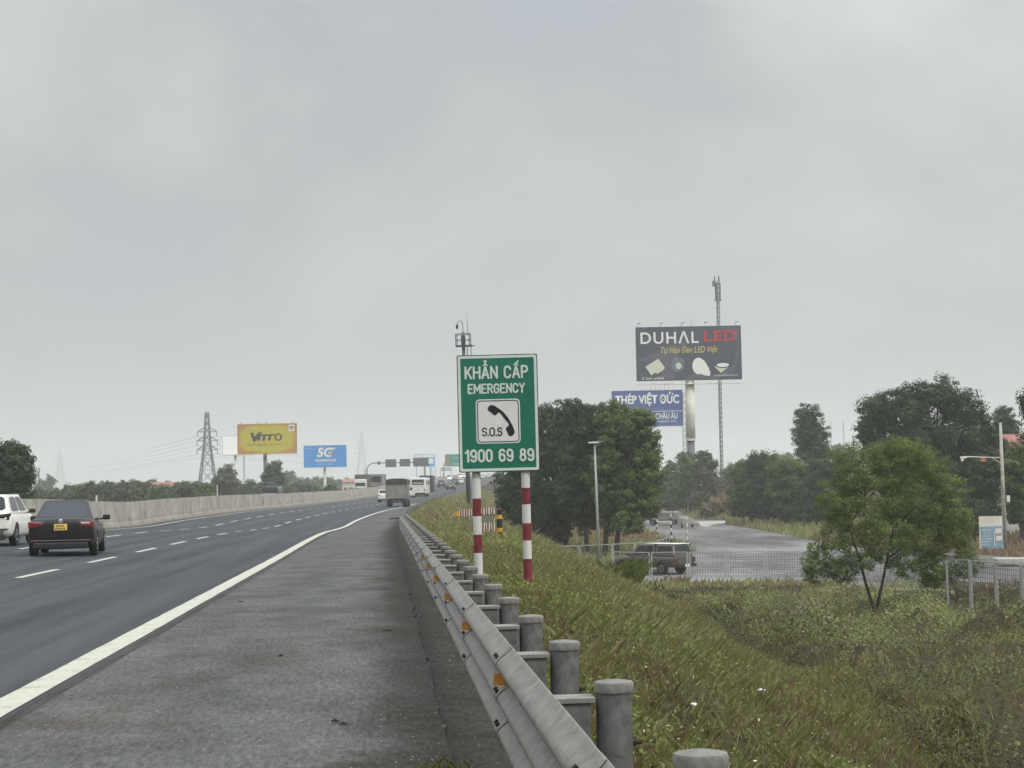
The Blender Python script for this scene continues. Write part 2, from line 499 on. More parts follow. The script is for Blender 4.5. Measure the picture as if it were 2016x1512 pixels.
class MB:
    def __init__(s):
        s.v, s.f, s.m = [], [], []
        s.uv = None
    def add(s, vs, fs, mi=0):
        b = len(s.v)
        s.v += [tuple(v) for v in vs]
        s.f += [tuple(i + b for i in f) for f in fs]
        s.m += [mi] * len(fs)
        return s
    def box(s, c, d, mi=0, rz=0.0, mx=None, taper=1.0):
        x, y, z = (q / 2 for q in d)
        vs = [Vector((sx_ * x * (taper if sz > 0 else 1), sy * y * (taper if sz > 0 else 1), sz * z)) for sz in (-1, 1) for sy in (-1, 1) for sx_ in (-1, 1)]
        if rz:
            r = Matrix.Rotation(rz, 3, 'Z')
            vs = [r @ v for v in vs]
        if mx is not None:
            vs = [mx @ v for v in vs]
        c = Vector(c)
        return s.add([v + c for v in vs], [(0, 2, 3, 1), (4, 5, 7, 6), (0, 1, 5, 4), (2, 6, 7, 3), (0, 4, 6, 2), (1, 3, 7, 5)], mi)
    def bar(s, a, b, t, mi=0, t2=None):
        a, b = Vector(a), Vector(b)
        d = b - a
        if d.length < 1e-6: return s
        q = d.to_track_quat('Z', 'Y').to_matrix()
        t2 = t2 or t
        vs = []
        for p, tt in ((a, t), (b, t2)):
            for sx_, sy in ((-1, -1), (1, -1), (1, 1), (-1, 1)):
                vs.append(p + q @ Vector((sx_ * tt / 2, sy * tt / 2, 0)))
        return s.add(vs, [(3, 2, 1, 0), (4, 5, 6, 7), (0, 1, 5, 4), (1, 2, 6, 5), (2, 3, 7, 6), (3, 0, 4, 7)], mi)
    def tube(s, pts, rad, seg=10, mi=0, caps=True):
        pts = [Vector(p) for p in pts]
        if isinstance(rad, (int, float)): rad = [rad] * len(pts)
        vs, fs = [], []
        ref = None
        for i, p in enumerate(pts):
            d = (pts[min(i + 1, len(pts) - 1)] - pts[max(i - 1, 0)]).normalized()
            if ref is None:
                ref = d.orthogonal().normalized()
            ref = (ref - d * ref.dot(d)).normalized()
            o2 = d.cross(ref)
            for k in range(seg):
                a = 2 * math.pi * k / seg
                vs.append(p + (ref * math.cos(a) + o2 * math.sin(a)) * rad[i])
        for i in range(len(pts) - 1):
            for k in range(seg):
                k2 = (k + 1) % seg
                fs.append((i * seg + k, i * seg + k2, (i + 1) * seg + k2, (i + 1) * seg + k))
        if caps:
            fs.append(tuple(range(seg - 1, -1, -1)))
            fs.append(tuple((len(pts) - 1) * seg + k for k in range(seg)))
        return s.add(vs, fs, mi)
    def lathe(s, prof, seg=20, c=(0, 0, 0), mi=0):
        vs, fs = [], []
        for r, z in prof:
            for k in range(seg):
                a = 2 * math.pi * k / seg
                vs.append((c[0] + r * math.cos(a), c[1] + r * math.sin(a), c[2] + z))
        for i in range(len(prof) - 1):
            for k in range(seg):
                k2 = (k + 1) % seg
                fs.append((i * seg + k, i * seg + k2, (i + 1) * seg + k2, (i + 1) * seg + k))
        fs.append(tuple(range(seg - 1, -1, -1)))
        fs.append(tuple((len(prof) - 1) * seg + k for k in range(seg)))
        return s.add(vs, fs, mi)
    def prism(s, poly, y0, y1, mi=0):
        """poly in (x,z), seen from -Y; extruded between y0 (front) and y1"""
        n = len(poly)
        vs = [(p[0], y0, p[1]) for p in poly] + [(p[0], y1, p[1]) for p in poly]
        fs = [tuple(range(n)), tuple(range(2 * n - 1, n - 1, -1))]
        for i in range(n):
            j = (i + 1) % n
            fs.append((j, i, i + n, j + n))
        return s.add(vs, fs, mi)
    def build(s, name, mats, par=None, smooth=False, bevel=0.0, seg=2, fixn=False):
        me = bpy.data.meshes.new(name)
        me.from_pydata(s.v, [], s.f)
        if not isinstance(mats, (list, tuple)): mats = [mats]
        for m_ in mats: me.materials.append(m_)
        if len(mats) > 1:
            me.polygons.foreach_set("material_index", s.m)
        if fixn:
            b = bmesh.new(); b.from_mesh(me)
            bmesh.ops.recalc_face_normals(b, faces=b.faces)
            b.to_mesh(me); b.free()
        if smooth:
            me.polygons.foreach_set("use_smooth", [True] * len(me.polygons))
        o = bpy.data.objects.new(name, me)
        COL.objects.link(o)
        parent(o, par)
        if bevel > 0:
            bv = o.modifiers.new("bevel", 'BEVEL')
            bv.width = bevel
            bv.segments = seg
            bv.limit_method = 'ANGLE'
            bv.angle_limit = math.radians(35)
        return o

def smooth_angle(o, deg=40):
    """flat/smooth by angle baked as sharp edges"""
    me = o.data
    b = bmesh.new(); b.from_mesh(me)
    for f in b.faces: f.smooth = True
    for e_ in b.edges:
        if len(e_.link_faces) == 2 and e_.calc_face_angle(0) > math.radians(deg): e_.smooth = False
    b.to_mesh(me); b.free()

def quads_object(name, V, material, tint, par=None, nv=4):
    """V: (N,nv,3) array of small leaf faces"""
    n = V.shape[0]
    me = bpy.data.meshes.new(name)
    me.vertices.add(n * nv)
    me.vertices.foreach_set("co", V.reshape(-1).astype(np.float32))
    me.loops.add(n * nv)
    me.polygons.add(n)
    me.loops.foreach_set("vertex_index", np.arange(n * nv, dtype=np.int32))
    me.polygons.foreach_set("loop_start", np.arange(0, n * nv, nv, dtype=np.int32))
    try:
        me.polygons.foreach_set("loop_total", np.full(n, nv, dtype=np.int32))
    except Exception:
        pass
    me.update(calc_edges=True)
    at = me.attributes.new("tint", 'FLOAT', 'FACE')
    at.data.foreach_set("value", np.clip(tint, 0, 1).astype(np.float32))
    me.materials.append(material)
    o = bpy.data.objects.new(name, me)
    COL.objects.link(o)
    parent(o, par)
    return o

def leaf_quads(P, nrm, size, aspect=0.5):
    """rhombic leaves centred on P with rough normals nrm"""
    n = len(P)
    nrm = nrm / np.maximum(np.linalg.norm(nrm, axis=1, keepdims=True), 1e-6)
    r = rng.normal(size=(n, 3))
    a = np.cross(nrm, r)
    a /= np.maximum(np.linalg.norm(a, axis=1, keepdims=True), 1e-6)
    b = np.cross(nrm, a)
    s = size[:, None]
    V = np.stack([P - a * s * .5, P + b * s * .5 * aspect + nrm * s * .08, P + a * s * .5, P - b * s * .5 * aspect + nrm * s * .08], axis=1)
    return V

def vnoise(x, y, seed=0):
    x = np.asarray(x, float); y = np.asarray(y, float)
    xi, yi = np.floor(x).astype(np.int64), np.floor(y).astype(np.int64)
    xf, yf = x - xi, y - yi
    u, v = xf * xf * (3 - 2 * xf), yf * yf * (3 - 2 * yf)
    def h(a, b):
        k = (a * 374761393 + b * 668265263 + seed * 974634541) & 0xFFFFFFFF
        k = ((k ^ (k >> 13)) * 1274126177) & 0xFFFFFFFF
        return ((k ^ (k >> 16)) & 0xFFFF) / 65535.0
    return (h(xi, yi) * (1 - u) + h(xi + 1, yi) * u) * (1 - v) + (h(xi, yi + 1) * (1 - u) + h(xi + 1, yi + 1) * u) * v

def fbm(x, y, seed=0, o=4):
    t, a, f = 0, 0.5, 1.0
    for i in range(o):
        t = t + a * vnoise(x * f, y * f, seed + i)
        a *= .5; f *= 2.03
    return t / (1 - 0.5 ** o)

def sstep(a, b, x):
    t = np.clip((np.asarray(x, float) - a) / (b - a), 0, 1)
    return t * t * (3 - 2 * t)

class Curve1:
    """monotone cubic through knots, straight beyond them"""
    def __init__(s, k):
        s.x = np.array([p[0] for p in k], float); s.y = np.array([p[1] for p in k], float)
        d = np.diff(s.y) / np.diff(s.x)
        m = np.zeros(len(k)); m[0], m[-1] = d[0], d[-1]
        for i in range(1, len(k) - 1):
            if d[i - 1] * d[i] > 0:
                w1 = 2 * (s.x[i + 1] - s.x[i]) + (s.x[i] - s.x[i - 1]); w2 = (s.x[i + 1] - s.x[i]) + 2 * (s.x[i] - s.x[i - 1])
                m[i] = (w1 + w2) / (w1 / d[i - 1] + w2 / d[i])
        s.m = m
    def __call__(s, q):
        q = np.asarray(q, float)
        i = np.clip(np.searchsorted(s.x, q) - 1, 0, len(s.x) - 2)
        h = s.x[i + 1] - s.x[i]; t = (q - s.x[i]) / h
        r = ((2 * t**3 - 3 * t**2 + 1) * s.y[i] + (t**3 - 2 * t**2 + t) * h * s.m[i] + (-2 * t**3 + 3 * t**2) * s.y[i + 1] + (t**3 - t**2) * h * s.m[i + 1])
        r = np.where(q < s.x[0], s.y[0] + (q - s.x[0]) * s.m[0], r)
        return np.where(q > s.x[-1], s.y[-1] + (q - s.x[-1]) * s.m[-1], r)

# ------------------------------------------------------------------ road alignment (metres; Y runs away from the viewer)
XE = Curve1([(0, -2.8), (40, -5.692), (80, -8.58), (100, -9.85), (125, -10.95), (150, -11.65), (175, -12.1), (205, -12.2), (245, -11.7), (290, -10.75), (357, -9.3), (420, -8.3), (700, -7.2), (1100, -6.8)])
ZE = Curve1([(0, 0.05), (40, -0.318), (80, -0.70), (92, -0.92), (108, -1.10), (120, -1.06), (144, -1.06), (170, -1.14), (200, -1.23), (245, -1.22), (290, -1.0), (357, -0.35), (420, 0.25), (700, 2.5), (1100, 5.0)])
RO = Curve1([(0, 3.45), (140, 3.45), (160, 3.1), (203, 2.2), (250, 1.5), (320, 1.2), (900, 1.2)])     # rail offset from the edge line
def heading(Y):
    return math.atan2(float(XE(Y + 1) - XE(Y - 1)), 2.0)      # to the right of +Y
CROSS = 0.02
def laneZ(o, Y):
    return ZE(Y) - CROSS * np.asarray(o, float)
OC = Curve1([(0, 3.85), (14, 4.0), (22, 4.5), (29, 5.0), (45, 5.8), (60, 6.6), (100, 7.4), (175, 7.6), (260, 5.2), (320, 4.0), (900, 4.0)])
FIELD = CAMZ - 5.85
def fieldZ(Y):
    return FIELD + 1.6 * (1 - sstep(18, 80, Y))
HOLLOWS = []
def groundZ(X, Y):
    X = np.asarray(X, float); Y = np.asarray(Y, float)
    o = X - XE(Y)
    top = ZE(Y) - 0.05
    fld = fieldZ(Y) + 0.0 * X
    verge = top - 0.03
    # right side
    cr_ = OC(Y)
    d_ = np.maximum(o - cr_, 0)
    sl_ = verge - (np.sqrt(d_ * d_ + 1.0) - 1.0) / 2.0
    df = sl_ - fld
    zr = fld + 0.5 * (df + np.sqrt(df * df + 0.25))
    for (hx, hy, hr, hd) in HOLLOWS:
        q_ = ((X - hx) / hr) ** 2 + ((Y - hy) / (hr * 1.8)) ** 2
        zr = zr - hd * np.exp(-q_ * 1.5)
    # left side
    zl = np.maximum(top - np.maximum(-30.5 - o, 0) / 2.0, FIELD)
    z = np.where(o > -12, zr, zl)
    under = (o > -30.3) & (o < RO(Y) + 0.02)
    z = np.where(under, top - 0.35, z)
    bump = (fbm(X * .35, Y * .35, 3) - .5) * 0.16 + (fbm(X * 1.3, Y * 1.3, 9, 3) - .5) * 0.08
    mound = (np.maximum(fbm(X * .16, Y * .11, 21, 4) - .42, 0) * 1.0 + (fbm(X * .72, Y * .40, 25, 3) - .53) * 3.0) * sstep(4.5, 7.0, o - cr_) * (1 - sstep(56, 82, Y))
    far = 1 - sstep(120, 160, Y) * 0.7
    z = z + np.where((o > RO(Y) + 0.05) & (o < 400), (bump * sstep(0.05, 0.6, o - RO(Y)) + mound) * far, 0)
    return z

def ray(x, y):
    return RT * (x - 1008) - UP * (y - 756) + fw * FPX
def at(x, y, Y):
    """the point seen at photo pixel (x,y) standing Y metres away"""
    d = ray(x, y)
    return Vector((0, 0, CAMZ)) + d * (Y / d.y)
def gx(x, y, Y):
    return at(x, y, Y).x
def ground_hit(x, y):
    d = ray(x, y); t = 6.0 / d.y
    for _ in range(60):
        p = Vector((0, 0, CAMZ)) + d * t
        g_ = float(groundZ(p.x, p.y))
        if p.z <= g_: break
        t *= 1 + max(.004, (p.z - g_) / 60)
    return p
HL = [(1530, 1280, .9, .8), (1740, 1375, .8, .9), (1445, 1290, .7, .6), (1950, 1300, 1.0, .8), (1650, 1205, 1.3, .6), (1560, 1345, .7, .6), (1330, 1225, .7, .5), (1870, 1440, .8, .6), (1400, 1180, 1.2, .5), (1800, 1240, 1.0, .5), (1620, 1300, .8, .5), (1990, 1400, .7, .6), (1480, 1215, 1.0, .5)]
_h = []
for (x_, y_, r_, d_) in HL:
    p_ = ground_hit(x_, y_); _h.append((p_.x, p_.y, r_, d_))
HOLLOWS += _h
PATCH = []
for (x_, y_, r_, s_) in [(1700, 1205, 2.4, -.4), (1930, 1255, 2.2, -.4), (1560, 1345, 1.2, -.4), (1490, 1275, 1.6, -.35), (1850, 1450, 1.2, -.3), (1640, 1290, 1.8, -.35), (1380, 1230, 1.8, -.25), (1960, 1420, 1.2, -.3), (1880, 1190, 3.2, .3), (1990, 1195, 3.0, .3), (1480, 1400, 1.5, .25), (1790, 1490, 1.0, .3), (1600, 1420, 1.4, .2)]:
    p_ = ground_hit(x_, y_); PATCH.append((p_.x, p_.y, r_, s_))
PXM = lambda Y: Y / FPX          # metres per photo pixel at distance Y
# ------------------------------------------------------------------ ground and road sheets
def grid_object(name, os_, ys, zf, material, par=None, xf=None, uvscale=True, smooth=True):
    nO, nY = len(os_), len(ys)
    O, Y = np.meshgrid(os_, ys)
    X = XE(Y) + O if xf is None else xf(O, Y)
    Z = zf(O, X, Y)
    V = np.stack([X, Y, Z], -1).reshape(-1, 3)
    me = bpy.data.meshes.new(name)
    fs = [(j * nO + i, j * nO + i + 1, (j + 1) * nO + i + 1, (j + 1) * nO + i) for j in range(nY - 1) for i in range(nO - 1)]
    me.from_pydata(V.tolist(), [], fs)
    uvl = me.uv_layers.new(name="UVMap")
    li = np.empty(len(me.loops), dtype=np.int32)
    me.loops.foreach_get("vertex_index", li)
    uv = np.stack([O.reshape(-1)[li], Y.reshape(-1)[li]], -1)
    uvl.data.foreach_set("uv", uv.reshape(-1).astype(np.float32))
    me.materials.append(material)
    if smooth: me.polygons.foreach_set("use_smooth", [True] * len(me.polygons))
    o = bpy.data.objects.new(name, me)
    COL.objects.link(o)
    parent(o, par)
    return o

ysR = np.concatenate([np.arange(-6, 60, 2.0), np.arange(60, 320, 2.5), np.arange(320, 720, 10), np.arange(720, 1101, 40)])
ysG = np.concatenate([np.arange(-20, 4, 3), np.arange(4, 70, 0.4), np.arange(70, 130, 1.0), np.arange(130, 330, 4.0), np.arange(330, 900, 20), np.array([900, 1000, 1200, 1600, 2200, 3000, 4500])])
osG = np.concatenate([np.array([-2500, -1200, -600, -300, -150, -90, -60, -45, -36, -33, -31, -30.2, -20, -12, -6, 0, 2.0, 3.0]), np.arange(3.44, 12, 0.4), np.arange(12, 46, 0.8), np.array([48, 52, 58, 66, 80, 110, 160, 240, 400, 700, 1300, 2500])])
def xg(O, Y):
    # beside the last bend the sheet stops following the road
    return np.where(np.abs(O) < 120, XE(np.minimum(Y, 1100)) + O, XE(0) + O)
def zg(O, X, Y):
    return np.where(Y > 1099, FIELD, groundZ(X, np.minimum(Y, 1099)))
tag(grid_object("ground", osG, ysG, zg, MT['soil'], xf=xg), kind="structure", label="weedy embankment slope and low field beside the expressway")

LANE_L = -12.55
tag(grid_object("road", [LANE_L, -10, -7.8, -6, -4.1, -2, -0.4, 0.17], ysR, lambda O, X, Y: laneZ(O, Y), MT['lane']), kind="structure", label="dark asphalt main lanes of the expressway")
# the overlay ends in a small step down to the shoulder
tag(grid_object("road_edge_step", [0.0, 1.0], ysR, lambda O, X, Y: laneZ(0.17, Y) - 0.05 * O, MT['shoulder'], xf=lambda O, Y: XE(Y) + 0.17 + 0.025 * O), kind="structure", label="worn edge of the asphalt overlay beside the white line")
def zs(O, X, Y):
    return ZE(Y) - 0.05 + 0 * O + (fbm(X * .8, Y * .3, 31, 3) - .5) * 0.012
def xs(O, Y):
    return XE(Y) + np.minimum(0.185 + O * 2.995, RO(Y) - 0.3) + np.where(O > .99, (fbm(Y * 2.3, Y * 0 + 3, 12, 5) - .5) * .10, 0)
o = grid_object("shoulder", [0.0, 0.15, 0.35, 0.55, 0.75, 0.9, 1.0], np.concatenate([np.arange(-4, 60, .25), ysR[ysR >= 60]]), zs, MT['shoulder'], xf=xs)
def fix_uv(o):
    me = o.data
    li = np.empty(len(me.loops), dtype=np.int32); me.loops.foreach_get("vertex_index", li)
    co = np.empty(len(me.vertices) * 3, dtype=np.float32); me.vertices.foreach_get("co", co)
    co = co.reshape(-1, 3)
    uv = np.stack([co[:, 0] - XE(co[:, 1]), co[:, 1]], -1)[li]
    me.uv_layers[0].data.foreach_set("uv", uv.reshape(-1).astype(np.float32))
fix_uv(o)
tag(o, kind="structure", label="grey emergency shoulder with silt streaks inside the guardrail")
o = grid_object("gutter", [0.0, 0.5, 1.0], np.concatenate([np.arange(-4, 80, .5), np.arange(80, 300, 5.)]),
                lambda O, X, Y: ZE(Y) - 0.062 + (fbm(X * 2.5, Y * 2.5, 40, 3) - .5) * 0.02 - 0.01 * O, MT['shoulder'],
                xf=lambda O, Y: XE(Y) + RO(Y) - 0.48 + 0.56 * O + (fbm(Y * 1.9 + 9, Y * 0 + 1, 5, 5) - .5) * 0.05 * (O - .2))
fix_uv(o)
tag(o, kind="structure", label="silted concrete gutter strip below the guardrail")
tag(grid_object("opposite_road", [-29.5, -25, -20, -16, -13.1], ysR, lambda O, X, Y: ZE(Y) + 0.25 - 0.02 * (O + 12.5) * -1 * 0.5, MT['lane']), kind="structure", label="opposite carriageway behind the concrete barrier")

def strip(name, o0, o1, ys, dz, m, label, jag=0.0):
    ys = np.asarray(ys, float)
    j0 = (fbm(ys * 2.1, ys * 0, 61, 3) - .5) * jag
    t = grid_object(name, [o0, (o0 + o1) / 2, o1], ys, lambda O, X, Y: laneZ(O, Y) + dz, m,
                    xf=lambda O, Y: XE(Y) + O + ((fbm(Y * 2.1, Y * 0 + O * 7, 61, 3) - .5) * jag))
    return tag(t, kind="structure", label=label)
strip("edge_line", -0.125, 0.125, np.concatenate([np.arange(4, 80, .5), np.arange(80, 700, 5.)]), 0.006, MT['line'], "thick white edge line between lanes and shoulder", 0.02)
strip("median_line", -11.85, -11.65, np.concatenate([np.arange(20, 700, 5.)]), 0.006, MT['line'], "white edge line along the foot of the concrete barrier")
def dashes(name, oc, y0, label, period=8.0, ln=4.0):
    mb = MB()
    uvs = []
    y = y0
    while y < 420:
        n = 4
        for k in range(n):
            a, b = y + ln * k / n, y + ln * (k + 1) / n
            q = []
            for (yy, oo) in ((a, oc - .08), (a, oc + .08), (b, oc + .08), (b, oc - .08)):
                q.append((float(XE(yy)) + oo, yy, float(laneZ(oo, yy)) + 0.006)); uvs.append((oo, yy))
            mb.add(q, [(0, 1, 2, 3)])
        y += period
    o = mb.build(name, MT['line'])
    uvl = o.data.uv_layers.new(name="UVMap")
    uvl.data.foreach_set("uv", np.array(uvs, dtype=np.float32).reshape(-1))
    return tag(o, kind="structure", label=label)
dashes("lane_marking", -4.2, 25.5, "row of white lane dashes nearer the shoulder")
dashes("lane_marking", -8.1, 28.5, "row of white lane dashes nearer the concrete barrier")

# ------------------------------------------------------------------ median barrier (one cast wall)
mb = MB(); uvs = []
prof = [(0.30, 0.0), (0.30, 0.08), (0.13, 0.36), (0.09, 1.50), (-0.09, 1.50), (-0.13, 0.36), (-0.30, 0.08), (-0.30, 0.0)]
arc = [0, .08, .41, 1.55, 1.73, 2.87, 3.2, 3.3]
ys = np.concatenate([np.arange(14, 330, 3.0), np.arange(330, 900, 12)])
for yy in ys:
    X, Z = float(XE(yy)), float(ZE(yy)) + 0.24
    for (d, h) in prof: mb.v.append((X - 12.75 + d, yy, Z + h - (0.03 if h == 0 else 0)))
n = len(prof)
for j in range(len(ys) - 1):
    for i in range(n - 1):
        mb.f.append((j * n + i, (j + 1) * n + i, (j + 1) * n + i + 1, j * n + i + 1)); mb.m.append(0)
        uvs += [(arc[i], ys[j]), (arc[i], ys[j + 1]), (arc[i + 1], ys[j + 1]), (arc[i + 1], ys[j])]
o = mb.build("concrete_barrier", MT['barrier'])
uvl = o.data.uv_layers.new(name="UVMap"); uvl.data.foreach_set("uv", np.array(uvs, dtype=np.float32).reshape(-1))
tag(o, "long stained concrete wall dividing the two carriageways", "barrier")

# ------------------------------------------------------------------ guardrail
def railpt(Y, d=0.0, h=0.0):
    """d metres toward the verge from the beam's back, h above the shoulder"""
    th = heading(Y)
    return Vector((float(XE(Y)) + float(RO(Y)) + d * math.cos(th), Y - d * math.sin(th), float(ZE(Y)) - 0.05 + h))
GR = empty("guardrail", railpt(5.0, 0.25, 0))
tag(GR, "galvanised three wave guardrail with capped round posts along the shoulder", "guardrail")
GRI = GR.matrix_basis.inverted()
def loc_to(GRo, v): return v - GRo.location
def bulge(t):
    c = 0.5 - 0.5 * math.cos(2 * math.pi * 3 * t)
    return c ** 0.75
NP = 31
prof = [(-(0.083 * bulge(k / (NP - 1))), 0.165 + 0.535 * k / (NP - 1)) for k in range(NP)]
prof = [(-0.0, 0.160)] + prof + [(0.004, 0.703), (0.006, 0.700)]
mb = MB()
y = 1.5
panels = 0
while y < 520:
    ln = 4.0 if y < 140 else 12.0
    yy = [y - 0.16, y, y + 0.14, y + 0.3] + [y + ln * f for f in (0.35, .6, .8, .97)] + [y + ln]
    b = len(mb.v)
    for k, q in enumerate(yy):
        lift = (-0.006 if k < 3 else -0.001)
        for (d, h) in prof:
            mb.v.append(tuple(loc_to(GR, railpt(q, d + lift, h - lift * .6))))
    n = len(prof)
    for j in range(len(yy) - 1):
        for i in range(n - 1):
            mb.f.append((b + j * n + i, b + (j + 1) * n + i, b + (j + 1) * n + i + 1, b + j * n + i + 1)); mb.m.append(0)
    y += ln
o = mb.build("beam", MT['rail'], GR, smooth=True)
sm = o.modifiers.new("thickness", 'SOLIDIFY'); sm.thickness = 0.004; sm.offset = 0
# posts, caps, spacers
def post_set():
    p = MB().lathe([(0.0735, -0.9), (0.0735, 0.735)], 24)
    po = p.build("post", MT['galv'], GR)
    bo = MB().tube([(0.07, 0.03, 0.50), (0.112, 0.03, 0.50)], 0.010, 8); bo.tube([(0.07, 0.03, 0.50), (0.090, 0.03, 0.50)], 0.018, 6)
    bo.build("bolt", MT['debris'], po)
    smooth_angle(po)
    c = MB().lathe([(0.0795, 0.706), (0.0815, 0.712), (0.0815, 0.738), (0.077, 0.747), (0.045, 0.753), (0.0, 0.755)][:-1] + [(0.001, 0.755)], 24)
    co = c.build("cap", MT['cap'], po); smooth_angle(co, 50)
    s = MB()
    s.box((-0.172, 0, 0.505), (0.155, 0.115, 0.36), 0)
    so_ = s.build("spacer_block", MT['galv'], GR, bevel=0.004, seg=1)
    l = MB().box((-0.165, 0, 0.690), (0.178, 0.135, 0.007), 0)
    l.box((-0.165, -0.0675, 0.682), (0.178, 0.007, 0.022), 0)
    lo_ = l.build("lip", MT['rail'], so_, bevel=0.002, seg=1)
    return po, so_
P0, S0 = post_set()
ypost = [1.14 + 2 * k for k in range(36)] + [74 + 4 * k for k in range(44)]
first = True
for yp in ypost:
    th = heading(yp)
    po, sb = (P0, S0) if first else (copy_tree(P0, GR), copy_tree(S0, GR))
    v = railpt(yp, 0.25, 0) - GR.location
    for q in (po, sb):
        q.location = v
        q.rotation_euler = (random.uniform(-.008, .008), random.uniform(-.008, .008), -th)
    first = False
# amber reflectors in the upper valley, bolt slots at the laps
def refl():
    m = MB()
    m.prism([(-0.036, -0.032), (0.036, -0.032), (0.028, 0.032), (-0.028, 0.032)], -0.006, 0.006)
    return m.build("reflector", MT['amber'], GR)
R0 = refl()
first = True
for k in range(6):
    yp = 9.4 + 3.95 * k
    r = R0 if first else copy_tree(R0, GR)
    r.location = railpt(yp, -0.066, 0.535) - GR.location
    r.rotation_euler = (0.0, 0, -heading(yp) - 0.35)
    first = False
def slotm():
    m = MB()
    for dy in (-0.055, 0.055):
        for (h, d) in ((0.648, -0.074), (0.468, -0.078), (0.292, -0.078)):
            m.box((d, dy, h), (0.022, 0.030, 0.020), mx=Matrix.Rotation(-0.75, 3, 'Y'))
    return m.build("splice_bolt", MT['slot'], GR)
B0 = slotm()
for k in range(16):
    yp = 5.5 + 4.0 * k
    r = B0 if k == 0 else copy_tree(B0, GR)
    r.location = railpt(yp, 0, 0) - GR.location
    r.rotation_euler = (0, 0, -heading(yp))

# ------------------------------------------------------------------ writing helper
def text_mesh(s, x0, x1, z0, z1, depth=0.002, bold=0.0, shear=0.0, space=1.0):
    cu = bpy.data.curves.new("lettering", 'FONT')
    cu.body = s; cu.size = 1.0; cu.extrude = 0.0; cu.offset = bold; cu.shear = shear; cu.space_character = space
    cu.resolution_u = 4
    ob = bpy.data.objects.new("lettering", cu)
    COL.objects.link(ob)
    dg = bpy.context.evaluated_depsgraph_get()
    dg.update()
    me = bpy.data.meshes.new_from_object(ob.evaluated_get(dg))
    bpy.data.objects.remove(ob)
    co = np.empty(len(me.vertices) * 3, dtype=np.float32); me.vertices.foreach_get("co", co)
    co = co.reshape(-1, 3)
    a, b = co.min(0), co.max(0)
    q = np.zeros_like(co)
    q[:, 0] = x0 + (co[:, 0] - a[0]) / (b[0] - a[0]) * (x1 - x0)
    q[:, 2] = z0 + (co[:, 1] - a[1]) / (b[1] - a[1]) * (z1 - z0)
    q[:, 1] = 0
    me.vertices.foreach_set("co", q.reshape(-1)); me.update()
    return me
def text_obj(name, s, x0, x1, z0, z1, y, m, par, **kw):
    me = text_mesh(s, x0, x1, z0, z1, **kw)
    me.materials.clear(); me.materials.append(m)
    me.polygons.foreach_set("material_index", [0] * len(me.polygons))
    o = bpy.data.objects.new(name, me); COL.objects.link(o); parent(o, par); o.location = (0, y, 0)
    return o
def _arc(cx, cy, rx, ry, a0, a1, n=9):
    return [(cx + rx * math.cos(math.radians(a0 + (a1 - a0) * i / n)), cy + ry * math.sin(math.radians(a0 + (a1 - a0) * i / n))) for i in range(n + 1)]
STROKE = {
 'K': (.56, [[(0, 0), (0, 1)], [(.54, 1), (.04, .42)], [(.2, .58), (.56, 0)]]),
 'H': (.58, [[(0, 0), (0, 1)], [(.58, 0), (.58, 1)], [(0, .52), (.58, .52)]]),
 'A': (.62, [[(0, 0), (.31, 1), (.62, 0)], [(.11, .3), (.51, .3)]]),
 'N': (.58, [[(0, 0), (0, 1), (.58, 0), (.58, 1)]]),
 'C': (.56, [[(.56, .74)] + _arc(.28, .72, .28, .28, 10, 180) + _arc(.28, .28, .28, .28, 180, 350)]),
 'P': (.54, [[(0, 0), (0, 1), (.3, 1)] + _arc(.3, .74, .24, .26, 90, -90) + [(0, .48)]]),
 'E': (.5, [[(.5, 1), (0, 1), (0, 0), (.5, 0)], [(0, .52), (.42, .52)]]),
 'M': (.72, [[(0, 0), (0, 1), (.36, .3), (.72, 1), (.72, 0)]]),
 'R': (.54, [[(0, 0), (0, 1), (.3, 1)] + _arc(.3, .75, .24, .25, 90, -90) + [(0, .5)], [(.26, .5), (.56, 0)]]),
 'G': (.58, [[(.56, .76)] + _arc(.29, .72, .28, .28, 15, 180) + _arc(.29, .28, .29, .28, 180, 360) + [(.58, .46), (.32, .46)]]),
 'Y': (.58, [[(0, 1), (.29, .5), (.58, 1)], [(.29, .5), (.29, 0)]]),
 'S': (.5, [[(.5, .8)] + _arc(.25, .76, .25, .24, 15, 270) + _arc(.25, .26, .25, .26, 90, -165)]),
 'O': (.56, [_arc(.28, .7, .28, .3, 0, 180) + _arc(.28, .3, .28, .3, 180, 360) + [(.56, .7)]]),
 '0': (.5, [_arc(.25, .72, .25, .28, 0, 180) + _arc(.25, .28, .25, .28, 180, 360) + [(.5, .72)]]),
 '1': (.26, [[(0, .78), (.24, 1), (.24, 0)]]),
 '9': (.5, [_arc(.25, .70, .25, .30, 0, 360, 18), [(.5, .7)] + _arc(.25, .3, .25, .3, 0, -150)]),
 '6': (.5, [_arc(.25, .30, .25, .30, 0, 360, 18), [(0, .3)] + _arc(.25, .7, .25, .3, 180, 30)]),
 '8': (.5, [_arc(.25, .76, .21, .24, 0, 360, 16), _arc(.25, .27, .25, .27, 0, 360, 16)]),
 '.': (.05, [[(.0, .0), (.03, .0)]]),
 ' ': (.25, []),
}
MARKS = {'^': [[(.13, 1.13), (.31, 1.27), (.49, 1.13)]], '?': [_arc(.31, 1.47, .10, .09, 170, -60, 7) + [(.30, 1.34)]], "'": [[(.36, 1.30), (.54, 1.46)]]}
